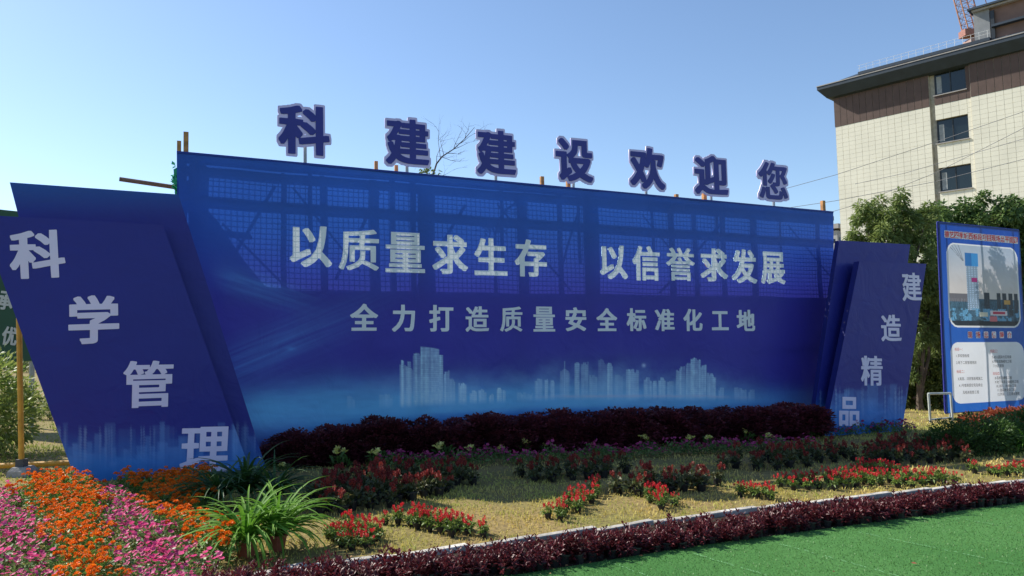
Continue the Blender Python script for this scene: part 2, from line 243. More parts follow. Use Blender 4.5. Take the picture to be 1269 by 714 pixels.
'科':'143 100 203 99 211 103 212 271 214 274 223 259 248 256 243 253 243 239 248 202 251 198 280 198 411 220 413 103 417 100 431 99 480 100 486 103 487 231 489 234 547 242 551 245 551 251 545 293 543 298 514 299 489 294 487 296 486 578 477 582 414 580 411 489 387 513 340 547 311 547 286 524 283 518 284 504 334 465 363 436 369 431 394 431 412 444 411 344 371 381 320 416 291 416 286 413 285 436 283 439 212 441 213 504 243 511 277 524 277 541 251 574 223 574 157 552 60 533 58 516 71 483 97 482 137 488 138 441 54 439 54 384 126 382 93 310 74 279 46 245 46 228 55 216 68 191 97 190 121 219 137 248 138 105/257 258 259 265 280 289 281 305 219 382 263 382 265 373 322 330 357 298 386 299 411 323 413 282',
'学':'188 100 289 103 309 107 323 114 331 122 335 134 337 240 531 240 539 242 541 245 541 293 537 298 346 299 343 302 403 333 460 376 523 376 532 379 532 496 526 498 469 499 465 501 497 544 497 564 457 578 429 578 424 575 406 539 380 501 377 499 357 499 337 544 311 585 283 586 254 575 244 570 244 555 260 530 274 500 229 499 218 521 177 575 151 577 114 562 111 558 111 543 134 516 143 499 77 498 72 493 72 382 74 377 143 378 145 376 146 359 151 357 313 356 263 333 260 299 71 299 62 296 62 245 66 241 262 239 261 159 167 157 166 140 180 117 183 103/457 396 434 413 429 414 154 413 149 412 146 408 145 436 146 441 457 441',
'管':'144 103 203 102 206 105 207 117 211 118 420 118 423 117 423 105 426 103 480 102 485 105 485 236 483 242 211 242 207 245 207 259 209 260 458 262 460 339 514 339 520 342 520 436 443 438 471 453 470 464 453 493 531 494 531 536 389 537 387 538 394 561 394 570 391 572 354 579 337 579 332 575 323 544 306 510 303 536 177 537 175 538 183 561 181 572 140 580 121 578 112 550 98 518 81 490 59 464 59 456 60 451 88 436 89 340 140 339 143 336/209 164 207 168 207 194 209 196 420 196 423 194 422 165 420 164/209 305 207 308 207 330 209 332 394 332 397 330 397 308 394 305/151 378 150 390 154 392 454 392 457 390 457 379 454 377/120 438 137 461 154 493 169 493 177 479 194 439/217 438 249 450 250 453 246 473 236 493 289 493 293 493 283 481 281 473 257 467 257 456 266 439/334 438 331 449 337 450 347 461 366 492 381 493 394 476 412 447 414 438',
'理':'197 120 537 118 545 120 546 122 545 168 413 171 414 221 523 222 529 225 529 271 413 273 414 314 521 316 522 553 514 555 297 555 246 555 241 553 240 543 69 544 60 541 60 498 63 493 120 493 122 490 122 402 117 400 69 399 66 398 65 390 66 350 122 347 122 228 55 205 55 194 66 155 86 154 243 206 245 208 246 221 249 222 343 222 349 219 349 171 197 168/186 247 184 347 234 350 234 393 231 399 184 402 184 490 186 493 240 493 241 441 242 316 346 315 348 313 348 273 240 272 235 271 234 259 217 258/303 364 301 410 351 410 352 365/411 364 410 410 460 411 461 365/303 459 301 504 306 506 351 504 351 460/411 459 410 504 460 505 460 459',
'建':'85 103 109 104 143 137 163 167 191 147 243 127 303 117 371 114 529 116 536 140 544 151 544 162 540 165 364 165 388 168 389 214 391 216 526 216 531 219 531 259 529 262 394 263 389 265 389 285 391 286 512 288 512 328 509 330 391 331 389 333 389 350 394 353 498 353 501 356 501 422 523 422 535 424 535 464 531 468 501 470 500 534 391 536 389 538 389 575 386 578 329 577 326 536 240 536 234 533 203 553 186 552 171 547 71 547 69 541 70 498 150 496 124 447 101 410 89 396 71 384 71 370 89 339 109 339 114 346 129 354 164 353 154 302 149 282 146 281 129 328 109 329 76 316 77 305 97 251 119 214 94 177 56 140 57 128/317 168 277 174 231 191 191 219 202 253 203 256 205 253 206 219 209 217 326 216 328 168/206 260 223 336 229 380 231 356 234 353 326 353 328 350 326 331 277 331 229 330 227 325 227 288 326 286 328 282 326 263 211 263/231 398 205 404 167 404 200 463 202 424 220 422 327 422 326 400/391 400 389 402 389 422 440 422 440 400/206 468 204 470 231 523 234 518 234 493 237 490 291 489 326 489 328 487 326 468/391 468 389 470 389 487 391 489 440 489 440 469',
'精':'271 103 323 102 329 105 329 182 331 184 446 184 448 182 448 151 391 148 391 137 397 125 402 105 406 103 443 103 477 105 491 109 500 114 508 131 510 219 508 356 269 356 267 108/128 105 143 103 183 103 188 105 189 257 202 228 209 225 226 226 253 256 253 268 191 359 240 359 244 362 246 371 534 371 543 373 543 413 540 416 420 417 417 419 417 433 518 436 517 477 420 478 417 478 417 490 420 492 527 493 530 496 530 535 523 538 423 538 417 538 416 572 414 577 360 578 355 575 354 538 260 538 223 547 203 547 189 492 188 572 186 576 129 575 126 507 114 544 111 545 91 545 63 536 63 527 82 464 90 416 109 413 126 418 128 413 126 410 63 410 58 407 58 365 60 359 117 359 118 356 90 282 72 245 52 216 52 205 66 182 73 165 94 165 112 191 124 219 128 219/331 227 329 228 331 248 446 248 449 245 448 228 446 227/331 291 329 293 329 310 331 312 446 312 449 310 449 293 446 291/189 410 189 413 191 414 194 410 217 410 249 497 254 493 351 492 355 490 354 478 286 478 263 476 263 436 354 433 354 418 243 417 238 416 234 410',
'品':'75 100 143 99 146 103 146 122 149 125 212 125 214 106 220 103 280 103 287 105 288 319 288 336 280 340 83 340 74 338 73 108/308 100 377 100 380 125 454 125 456 105 460 102 529 103 531 108 531 313 531 336 526 340 308 339 306 330 306 105/149 185 146 188 146 279 151 281 211 281 214 279 212 185/380 185 380 281 454 281 455 185/147 373 157 370 454 371 457 379 457 556 454 559 446 560 149 559 146 553/220 430 220 501 380 501 382 498 381 430',
'承':'196 105 279 105 300 108 326 117 336 128 340 140 341 205 426 207 429 211 429 228 431 232 443 205 489 151 523 151 532 165 551 184 552 199 519 231 501 256 480 296 467 333 502 367 540 411 542 427 509 456 480 456 445 413 436 464 431 468 413 470 447 496 477 524 477 541 449 561 174 561 140 560 133 558 132 510 134 504 338 501 267 461 266 419 237 419 239 430 237 444 211 454 74 452 67 450 66 402 69 396 156 393 142 339 120 285 91 235 50 191 51 174 71 157 80 145 111 144 156 194 174 231 176 211 180 207 266 205 266 168 263 163 182 162 181 145 189 131/194 263 192 265 200 286 266 285 266 265 263 263/343 263 341 265 343 286 406 288 408 279 409 273 415 265 411 263/220 342 226 363 266 362 266 342/343 342 341 345 343 363 380 363 384 359 389 342/343 419 342 427 366 440 369 436 372 419',
'优':'116 100 183 99 187 103 189 115 200 101 232 103 291 162 328 234 349 313 351 305 351 171 353 142 361 125 380 115 409 112 489 112 517 119 531 134 541 165 545 228 509 246 477 246 475 242 471 184 468 171 431 170 426 172 424 384 417 388 363 388 360 390 361 402 366 404 540 405 543 410 542 461 500 465 511 473 513 487 512 493 498 510 443 567 417 569 409 567 383 549 381 533 443 464 366 464 366 572 360 575 303 576 294 574 292 570 290 464 203 463 203 470 214 490 239 550 239 567 197 580 174 580 168 578 149 527 120 470 89 422 50 376 50 362 61 347 73 322 103 321 107 322 111 329 114 328 114 105/189 166 187 402 191 404 286 403 278 333 257 261 227 205',
'T科':'138 100 146 97 203 97 211 101 212 268 214 272 223 257 242 253 242 236 248 199 251 196 280 196 411 217 413 100 431 97 477 97 486 100 487 231 549 241 551 251 544 299 517 301 487 296 486 581 480 584 466 584 420 584 413 581 411 492 389 514 340 548 309 547 283 524 283 507 285 501 332 464 354 444 365 430 374 429 397 430 411 443 411 347 371 383 323 416 286 419 286 438 283 441 212 444 212 501 260 515 274 520 278 524 277 544 251 576 223 576 157 554 63 536 58 533 58 513 70 481 97 480 126 485 137 484 137 444 134 443 60 442 53 439 54 382 124 379 92 310 75 282 46 246 45 234 46 225 61 205 66 190 71 188 94 188 102 191 120 216 134 243 137 242/260 259 259 262 281 288 281 308 224 379 260 380 266 370 326 325 354 297 360 296 386 297 411 321 411 284',
'O科':'125 74 211 72 223 73 228 77 232 88 232 168 234 172 246 170 291 170 303 175 389 189 392 188 392 91 396 77 406 73 431 72 491 72 503 77 507 91 507 208 537 214 560 215 568 219 571 231 571 273 562 322 551 326 507 328 507 595 504 604 500 607 474 609 411 609 397 606 392 595 391 547 354 573 306 574 291 571 270 598 254 602 209 601 196 592 174 589 166 583 154 579 134 578 125 572 91 568 71 562 49 561 40 555 38 544 38 498 48 470 37 464 33 456 34 365 37 359 43 356 87 353 83 345 76 339 73 330 60 308 27 268 25 253 26 208 51 165 69 163 114 164 117 162 117 88 119 80/303 292 302 305 303 307 309 301 315 296 314 293/234 468 232 473 234 478 263 488 269 477 281 470 277 468',
'T建':'80 100 89 98 111 99 146 133 163 158 166 159 189 143 240 123 300 113 371 110 531 112 540 137 547 148 546 168 397 169 393 171 394 212 526 212 534 215 535 259 531 266 393 268 394 282 509 282 516 285 516 291 516 328 514 333 394 335 394 349 503 350 505 416 509 418 534 419 539 422 539 464 538 470 534 472 505 473 505 533 503 538 394 540 393 578 391 581 383 582 326 581 324 575 324 541 320 540 234 540 210 555 203 557 183 556 171 551 67 550 66 496 74 493 143 493 119 447 95 410 86 399 66 384 67 367 74 357 83 336 104 333 74 322 72 305 93 248 113 214 93 182 52 142 52 125/306 174 271 180 234 194 211 211 231 212 323 212 323 172/211 267 220 305 223 285 226 283 300 282 323 281 324 268 320 267/146 292 133 330 114 336 117 342 129 350 158 350 159 347/229 335 229 349 323 348 324 336 320 335/220 404 209 408 175 410 197 446 200 420 251 418 320 418 324 416 323 404/394 404 394 418 437 417 437 404/211 472 229 509 230 490 234 486 300 485 323 485 323 472/394 472 394 485 437 485 437 472',
'O建':'74 71 117 71 129 74 149 91 171 117 189 115 213 105 226 97 249 96 289 86 360 84 531 84 546 85 552 88 569 128 570 179 567 191 557 197 557 282 552 291 540 293 539 296 538 347 535 356 527 362 527 387 529 392 554 394 560 401 561 487 554 497 529 499 527 501 527 553 520 564 509 566 451 567 416 567 415 595 412 604 406 608 391 609 323 609 309 607 302 598 300 567 249 567 234 574 227 581 214 583 171 583 157 578 60 578 46 572 43 553 43 487 46 473 54 467 94 466 97 464 88 456 85 447 74 433 61 419 49 412 45 404 44 356 50 336 51 285 59 271 62 251 70 242 72 225 81 216 50 182 32 168 30 157 30 114 32 103 63 74',
'T设':'225 97 251 97 290 108 326 122 371 146 420 121 457 106 494 95 526 97 532 111 549 131 549 154 486 171 436 197 451 211 477 245 501 285 519 330 519 347 517 353 489 364 291 363 285 365 305 379 332 413 346 450 350 501 354 503 397 503 401 501 402 404 410 384 426 374 474 371 517 371 540 374 544 379 544 393 541 427 537 432 480 431 474 433 474 558 472 564 469 565 278 564 275 481 266 453 243 425 200 397 198 402 197 422 191 426 63 427 54 424 54 365 123 362 123 199 119 182 99 162 98 142 115 122 120 108 149 107 155 108 200 146 203 131 211 122 220 100/220 158 218 159 264 194 266 211 252 248 249 251 220 251 200 237 198 239 197 373 200 378 214 363 223 353 223 305 226 302 246 298 259 268 279 236 314 197 266 173/374 242 343 275 327 299 377 300 423 299 405 273/170 447 203 447 230 476 231 493 214 515 153 572 134 575 118 572 94 550 92 530 139 484',
'O设':'217 71 269 73 277 79 303 83 323 95 340 97 348 105 360 111 371 113 386 110 397 104 406 96 431 90 440 82 471 77 480 71 534 70 543 74 556 97 567 108 570 117 570 165 566 177 536 182 526 189 503 192 494 200 479 202 497 225 500 236 512 256 520 265 522 282 530 302 539 313 540 346 560 352 564 367 564 410 558 453 546 458 494 459 494 570 491 584 486 589 474 591 294 591 269 590 259 584 257 572 256 501 251 478 249 518 214 556 169 597 149 600 114 600 103 597 74 570 73 513 76 504 128 453 46 451 37 448 33 439 33 359 35 345 46 339 100 338 103 336 103 214 100 205 81 185 79 179 78 134 81 120 90 108 103 85 107 83 166 82 189 101 197 91 203 76/351 389 354 410 366 433 370 476 371 478 380 477 382 390 380 388',
'T欢':'238 97 271 97 323 135 363 179 386 221 389 220 389 214 417 165 451 127 494 97 526 97 554 134 552 154 498 191 466 233 439 291 420 362 419 441 353 444 454 446 457 441 441 396 442 376 477 365 503 365 508 367 526 419 542 478 542 498 539 501 509 509 371 508 369 510 378 558 378 572 374 577 334 583 309 582 305 578 300 547 286 479 277 453 276 459 283 498 283 516 280 519 257 527 66 526 60 525 56 521 56 473 60 466 203 464 189 404 182 382 177 378 141 430 118 459 88 459 58 436 58 416 108 347 143 293 104 236 77 209 44 182 44 162 63 144 72 131 104 131 132 154 159 182 184 214 186 220 209 174 240 172 211 147 210 140 210 125/274 200 273 222 240 285 229 299 230 302 245 333 254 365 279 347 309 347 326 376 337 396 343 417 346 420 347 419 343 336 329 279 291 214',
'O欢':'226 71 274 70 289 73 342 114 380 157 386 171 395 157 400 142 434 103 480 73 540 73 546 76 554 90 573 111 574 157 572 174 520 209 476 265 458 305 456 319 450 328 445 347 451 347 460 340 469 339 514 339 525 345 529 362 537 373 538 390 545 399 547 419 554 430 555 450 562 461 561 518 554 526 537 527 523 534 400 534 397 535 398 550 398 590 392 601 360 604 346 608 306 608 293 607 287 601 281 553 277 548 271 552 260 553 57 551 44 550 38 544 36 464 39 396 91 324 110 293 86 259 52 225 26 205 24 188 26 140 57 106 114 105 122 108 150 131 183 168 186 165 190 151 191 104/286 256 281 265 274 271 271 283 264 291 259 305 266 323 286 322 314 322 317 319 306 289',
'T迎':'76 100 86 97 111 99 144 140 163 153 194 131 223 118 254 109 291 105 451 105 531 108 538 111 540 128 549 154 549 168 546 173 520 174 417 166 414 168 414 223 460 221 497 224 519 234 526 244 529 271 528 544 520 547 377 547 375 555 343 584 315 584 291 569 263 554 210 533 209 492 174 520 123 553 91 553 65 527 66 507 117 471 157 437 189 438 209 459 209 299 206 286 197 276 195 279 194 402 192 407 66 409 57 407 55 404 55 353 57 348 120 345 120 211 89 190 51 151 51 133/323 165 280 169 263 173 237 186 197 212 195 216 195 228 197 231 206 216 237 216 271 233 340 256 341 165/414 282 414 486 454 487 457 484 456 282 449 280/283 307 282 490 340 515 342 325',
'O迎':'62 74 80 72 126 73 163 117 171 114 180 107 197 102 209 93 229 91 240 84 269 83 283 79 460 79 543 83 555 88 569 137 568 191 560 198 526 200 521 202 537 211 544 222 548 239 549 544 548 564 543 570 531 572 396 572 360 608 309 610 297 607 291 601 277 595 269 587 251 581 243 573 225 570 214 561 196 558 191 554 189 545 180 548 165 561 146 569 140 576 129 579 77 578 49 551 45 533 45 496 48 484 69 472 116 436 46 433 40 430 36 422 35 342 38 328 49 322 97 321 100 319 100 231 89 226 71 213 34 177 31 168 32 114/303 193 283 195 268 202 282 205 291 213 320 219 322 216 320 191/303 339 302 470 320 474 322 350 311 342',
'T您':'241 111 383 110 417 114 439 128 450 154 454 183 466 159 476 128 497 128 534 142 535 157 514 211 480 271 474 273 457 273 422 259 421 245 440 214 437 211 417 222 397 221 390 174 380 165 329 163 243 164 234 168 232 174 231 262 229 266 171 266 169 265 166 250 134 264 114 264 89 202 61 154 62 140 100 121 121 122 149 179 166 225 168 219 168 165 172 140 186 121 211 113/317 182 338 182 371 202 372 205 372 216 359 236 325 276 374 280 395 288 403 296 407 322 409 481 451 481 454 478 437 447 436 439 411 427 409 413 449 356 471 309 494 308 529 327 529 339 517 363 476 424 494 427 535 510 535 524 503 533 323 532 332 555 330 570 294 578 274 578 242 513 219 481 200 462 191 453 190 456 190 484 233 553 234 567 197 580 177 580 154 541 126 501 92 464 56 433 55 419 83 387 103 387 127 407 128 276 186 275 190 279 191 440 220 415 243 415 271 446 294 481 343 481 346 478 345 330 340 328 289 328 287 319 290 308 289 306 274 304 246 288 244 285 244 273 289 225/235 310 240 308 260 309 280 331 317 387 331 416 330 430 300 438 291 441 271 439 262 416 247 390 229 367 207 345 208 330',
'O您':'220 83 240 81 391 81 431 84 440 87 449 95 460 98 517 99 526 107 554 114 561 122 560 179 554 188 551 208 540 222 538 236 525 253 521 268 513 276 523 288 549 297 554 308 554 362 545 373 542 387 529 404 525 416 529 422 531 435 539 441 541 456 550 464 552 478 561 490 561 535 559 550 551 555 534 557 520 563 360 562 356 592 346 599 329 600 306 608 257 608 243 599 229 601 220 608 211 610 157 609 151 604 148 592 134 569 128 564 103 528 66 488 32 459 29 453 29 404 31 392 60 359 100 357 102 353 102 296 89 288 85 268 78 259 74 239 66 231 60 211 53 205 49 194 36 177 35 131 37 115 43 110 57 107 83 92 137 92 145 97 149 111 166 93 180 91 191 84/260 193 258 202 260 204 264 199 269 194',
}
# ================================================================ THE GROUND
def sheet(name, poly, lift, m, kind='structure', n=None):
    mb = MB(); mb.add([(x, y, gz(x, y) + lift) for x, y in poly], [tuple(range(len(poly)))])
    o = part(name, mb, m); o['kind'] = kind; return o
def groundmat(name, c1, c2, c3, s1=.8, s2=22., bump=.5):
    m, n, l, p, out = new_mat(name); tc = n.new('ShaderNodeTexCoord')
    a = n.new('ShaderNodeTexNoise'); a.inputs['Scale'].default_value = s1; a.inputs['Detail'].default_value = 6; l.new(tc.outputs['Object'], a.inputs[0])
    b = n.new('ShaderNodeTexNoise'); b.inputs['Scale'].default_value = s2; b.inputs['Detail'].default_value = 8; l.new(tc.outputs['Object'], b.inputs[0])
    r = n.new('ShaderNodeValToRGB'); r.color_ramp.elements[0].position = .38; r.color_ramp.elements[1].position = .62
    r.color_ramp.elements[0].color = (*c1, 1); r.color_ramp.elements[1].color = (*c2, 1); l.new(a.outputs[0], r.inputs[0])
    r2 = n.new('ShaderNodeValToRGB'); r2.color_ramp.elements[0].position = .4; r2.color_ramp.elements[1].position = .75
    r2.color_ramp.elements[0].color = (0, 0, 0, 1); r2.color_ramp.elements[1].color = (1, 1, 1, 1); l.new(b.outputs[0], r2.inputs[0])
    mx = n.new('ShaderNodeMixRGB'); l.new(r2.outputs[0], mx.inputs[0]); l.new(r.outputs[0], mx.inputs[1]); mx.inputs[2].default_value = (*c3, 1)
    l.new(mx.outputs[0], p.inputs['Base Color']); p.inputs['Roughness'].default_value = .95; p.inputs['Specular IOR Level'].default_value = .15
    bp = n.new('ShaderNodeBump'); bp.inputs['Strength'].default_value = bump; bp.inputs['Distance'].default_value = .03; l.new(b.outputs[0], bp.inputs['Height']); l.new(bp.outputs[0], p.inputs['Normal'])
    return m
lawnmat = groundmat('dry_lawn_soil', (.30, .22, .085), (.22, .20, .06), (.14, .10, .05))
S = 900
sheet('lawn', [(-S, -S), (S, -S), (S, S), (-S, S)], 0, lawnmat)
# kerb line (from the photograph's kerb top)
KP = [ground(x, y)[:2] for x, y in [(180, 740), (330, 713), (560, 684), (760, 656), (1000, 626), (1150, 610), (1269, 599), (1400, 587)]]
KP = [KP[0] + (KP[0] - KP[1]) * 1.0] + KP
def along(pts, step, start=0.):
    res = []; d = start
    seg = [np.linalg.norm(pts[i + 1] - pts[i]) for i in range(len(pts) - 1)]; tot = sum(seg)
    while d < tot:
        a = d
        for i, s in enumerate(seg):
            if a <= s: break
            a -= s
        t = pts[i] + (pts[i + 1] - pts[i]) * a / seg[i]; u = (pts[i + 1] - pts[i]) / seg[i]; res.append((t, u)); d += step
    return res
kerb = link('kerb', None); kerb['kind'] = 'structure'
kerb.location = (KP[1][0], KP[1][1], 0)
for t, u in along(KP, .62):
    mid = t + u * .305; v = np.array([-u[1], u[0]]); z = gz(*mid) + random.uniform(-.012, .010)
    mb = MB(); ax = [(u[0], u[1], 0), (v[0], v[1], 0), (0, 0, 1)]
    tilt = random.uniform(-.02, .02); uu = np.array([u[0], u[1], tilt]); vv = np.array([v[0], v[1], 0])
    h = .305 - random.uniform(.004, .010); c = np.array([mid[0], mid[1], z]); prof = [(-.04, -.08), (-.04, .032), (-.033, .04), (.033, .04), (.04, .032), (.04, -.08)]
    mb.rings([[c + uu * s + vv * a + np.array([0, 0, b]) for a, b in prof] for s in (-h, -h + .006, h - .006, h)])
    o = part('kerb_stone', mb, MT['kerb'], kerb)
# artificial turf, laid on a base in front of the hedge
turfmat = groundmat('turf_base', (.055, .17, .04), (.08, .21, .055), (.04, .12, .03), .7, 60, .3)
TE = [ground(x, y)[:2] for x, y in [(380, 742), (650, 713), (860, 679), (1060, 652), (1269, 624), (1420, 604)]]
TP = [tuple(TE[0] + (TE[0] - TE[1]) * 3)] + [tuple(t) for t in TE] + [(14, 12), (30, 8), (30, -12), (-14, -12), (-14, 0.5)]
sheet('artificial_turf', TP, .012, turfmat)
soilmat = groundmat('bed_soil', (.06, .043, .03), (.045, .03, .02), (.02, .014, .01), 3, 30, .8)
SP = [tuple(k + np.array([.03, -.04])) for k in KP[:-1]] + [tuple(t + np.array([0, -.05])) for t in TE[::-1]]
sheet('bed_soil', SP, .004, soilmat)

def inpoly(P, poly):
    x, y = P[:, 0], P[:, 1]; c = np.zeros(len(P), bool); n = len(poly)
    for i in range(n):
        x0, y0 = poly[i]; x1, y1 = poly[(i + 1) % n]
        if y0 == y1: continue
        c ^= ((y0 > y) != (y1 > y)) & (x < (x1 - x0) * (y - y0) / (y1 - y0) + x0)
    return c
def pxmask(P):                              # px of ground points
    q = np.stack([P[:, 0], P[:, 1], gz(P[:, 0], P[:, 1])], 1) - EYE; z = q @ FW
    return np.stack([CX + F * (q @ CR) / z, CY - F * (q @ CU) / z], 1), z
def blades(P, h, wd, lean=.5, tri=True):
    n = len(P); a = rng.uniform(0, 2 * np.pi, n); d = np.stack([np.cos(a), np.sin(a), np.zeros(n)], 1); b = rng.uniform(0, 2 * np.pi, n)
    ld = np.stack([np.cos(b), np.sin(b), np.zeros(n)], 1) * (rng.uniform(.1, 1, n) * lean)[:, None]
    h = np.broadcast_to(h, n)[:, None] * rng.uniform(.5, 1.2, (n, 1)); up = np.array([0, 0, 1.])
    B = np.stack([P[:, 0], P[:, 1], gz(P[:, 0], P[:, 1])], 1); w_ = np.broadcast_to(wd, n)[:, None]
    m = B + (up * .6 + ld * .35) * h; t = B + (up * .85 + ld) * h
    V = np.stack([B - d * w_, B + d * w_, m - d * w_ * .7, m + d * w_ * .7, t], 1).reshape(-1, 3)
    k = np.arange(n)[:, None] * 5
    return V, np.concatenate([k + np.array(f) for f in ((0, 1, 3), (0, 3, 2), (2, 3, 4))], 1).reshape(-1, 3)
kpoly = [tuple(k) for k in KP] + [(60, 60), (-60, 60), (-60, 0)]
P = []
for (x0, x1, y0, y1, N) in [(-5, 9, 4.2, 9, 70000), (-8, 14, 9, 16, 60000), (5, 26, 15, 28, 30000), (-26, -4, 8, 26, 26000)]:
    P.append(np.stack([rng.uniform(x0, x1, N), rng.uniform(y0, y1, N)], 1))
P = np.concatenate(P); P = P[inpoly(P, kpoly)]
px, zz = pxmask(P); P = P[(zz > 1) & (px[:, 0] > -80) & (px[:, 0] < 1350) & (px[:, 1] < 760)]
# patchy: clumps of longer grass
q = np.sin(P[:, 0] * 5.1 + np.sin(P[:, 1] * 3)) + np.sin(P[:, 1] * 6.3 + np.sin(P[:, 0] * 4.)); P = P[rng.uniform(size=len(P)) < .6 + .22 * q]
d = np.linalg.norm(P, axis=1)
V, Fc = blades(P, .026 + .0016 * d, .0022 + .00045 * d, .9)
strawmat = leafmat('dry_grass', (.70, .54, .17), (.44, .47, .11), .3, 1.7, .7, 0)
lb = np.repeat((P[:, 0] < -3.) & (P[:, 1] > 9.2), 3)
greenmat = leafmat('green_lawn_grass', (.34, .36, .08), (.20, .28, .05), .3, 1.2, .7, 0)
o = link('lawn_grass', fastmesh('lawn_grass', V, Fc[~lb], 3, strawmat)); o['kind'] = 'stuff'; o['label'] = 'dry straw coloured grass of the lawn round the flower beds'; o['category'] = 'grass'
o = link('lawn_grass', fastmesh('lawn_grass', V, Fc[lb], 3, greenmat)); o['kind'] = 'stuff'; o['label'] = 'greener grass of the lawn beyond the yellow pipe rail'; o['category'] = 'grass'
# turf fibres
N = 150000; P = np.stack([rng.uniform(-2, 9, N), 3.6 + rng.uniform(0, 1, N) ** 1.3 * 6, ], 1); P = P[inpoly(P, TP)]
px, zz = pxmask(P); P = P[(zz > 1) & (px[:, 0] > 300) & (px[:, 0] < 1330) & (px[:, 1] < 750)]
V, Fc = blades(P, .013, .0022, .9); V[:, 2] += .012
fibre = leafmat('turf_fibre', (.13, .26, .065), (.07, .19, .04), .25, .9, .45, 0, .5)
o = link('turf_fibres', fastmesh('turf_fibres', V, Fc, 3, fibre)); o['kind'] = 'stuff'; o['label'] = 'short bright green fibres of the artificial turf'; o['category'] = 'turf'
N = 260; Q = np.stack([rng.uniform(-2.5, 8, N), rng.uniform(4.2, 9, N)], 1); px, zz = pxmask(Q); Q = Q[(px[:, 1] < 760) & (zz > 1)]
LV, LF = leaves2(np.stack([Q[:, 0], Q[:, 1], gz(Q[:, 0], Q[:, 1]) + .028], 1), np.stack([rng.normal(size=len(Q)), rng.normal(size=len(Q)), rng.uniform(0, .25, len(Q))], 1), rng.uniform(.015, .05, len(Q)), rng.uniform(.01, .025, len(Q)), .05)
o = link('leaf_litter', fastmesh('leaf_litter', LV, LF, 3, leafmat('fallen_leaf', (.20, .05, .03), (.42, .30, .12), .2, 3, .8, 0))); o['kind'] = 'stuff'; o['label'] = 'scattered fallen leaves and petals on turf and lawn'; o['category'] = 'leaf litter'
# pale seams between the turf rolls
seam = mat('turf_seam', (.20, .42, .20), .7, .3, 30)
turf_seams = link('turf_seam_line', None); turf_seams['kind'] = 'structure'
for (a, b) in [((860, 690), (1010, 735)), ((960, 676), (1120, 720)), ((1060, 662), (1269, 706)), ((1180, 645), (1330, 668)), ((760, 702), (860, 740))]:
    p0, p1 = ground(*a), ground(*b); mb = MB(); u = unit((p1 - p0)[None])[0]; v = np.array([-u[1], u[0], 0]) * .003
    pts0 = []; nn = 40
    for i in range(nn):
        if random.random() < .35: continue
        s0 = p0 + (p1 - p0) * i / nn + v * random.uniform(-3, 3); s1 = p0 + (p1 - p0) * (i + .8) / nn + v * random.uniform(-3, 3); L = np.array([0, 0, .026])
        mb.add([s0 - v + L, s1 - v + L, s1 + v + L, s0 + v + L], [(0, 1, 2, 3)])
    part('seam', mb, seam, turf_seams)
# ================================================================ WRITING
def gloops(k): return [np.array(list(map(int, L.split())), float).reshape(-1, 2) / 500 for L in GLYPH[k].split('/')]
def glyph_curve(loops):
    c = bpy.data.curves.new('g', 'CURVE'); c.dimensions = '2D'; c.fill_mode = 'BOTH'
    for L in loops:
        sp = c.splines.new('POLY'); sp.points.add(len(L) - 1)
        for i, (x, y) in enumerate(L): sp.points[i].co = (x, y, 0, 1)
        sp.use_cyclic_u = True
    return c
def tomesh(c, extrude=0.):
    c.extrude = extrude; o = bpy.data.objects.new('g', c); COL.objects.link(o)
    dg = bpy.context.evaluated_depsgraph_get(); me = bpy.data.meshes.new_from_object(o.evaluated_get(dg)); bpy.data.objects.remove(o); return me
def place_glyph(name, key, box, off, mt, parent, slope=None, depth=0., refbox=None, **kw):
    """box = px x0, x1, y0, y1 of the character in the photograph; it lies in the plane of the wall at distance off"""
    L = gloops(key); A = np.concatenate(refbox if refbox else L); mn = A.min(0); mx = A.max(0); mid = (mn + mx) / 2
    x0, x1, y0, y1 = box; cx, cy = (x0 + x1) / 2, (y0 + y1) / 2; C = wall(cx, cy, off)
    e = wall(x1, cy + (slope or 0) * (x1 - x0) / 2, off) - wall(x0, cy - (slope or 0) * (x1 - x0) / 2, off)
    if slope is None: e[2] = 0
    wd = np.linalg.norm(wall(x1, cy, off) - wall(x0, cy, off)); e = e / np.linalg.norm(e)
    ht = np.linalg.norm(wall(cx, y0, off) - wall(cx, y1, off))
    sx = wd / (mx[0] - mn[0]); sy = ht / (mx[1] - mn[1]); T = [(l - mid) * [sx, sy] for l in L]
    me = tomesh(glyph_curve(T), depth); me.name = name; me.materials.clear(); me.materials.append(mt)
    nn = np.cross(e, [0, 0, 1.]); nn /= np.linalg.norm(nn); up = np.cross(nn, e)
    if nn @ BN < 0: nn = -nn
    p = np.array(parent.location) if parent is not None else np.zeros(3)
    if parent is not None and parent.parent is not None: p = p + np.array(parent.parent.location)
    M = Matrix([[e[0], up[0], nn[0], C[0] - p[0]], [e[1], up[1], nn[1], C[1] - p[1]], [e[2], up[2], nn[2], C[2] - p[2]], [0, 0, 0, 1]])
    me.transform(M); o = link(name, me, parent, **kw)
    return o, T, C, e, up, nn

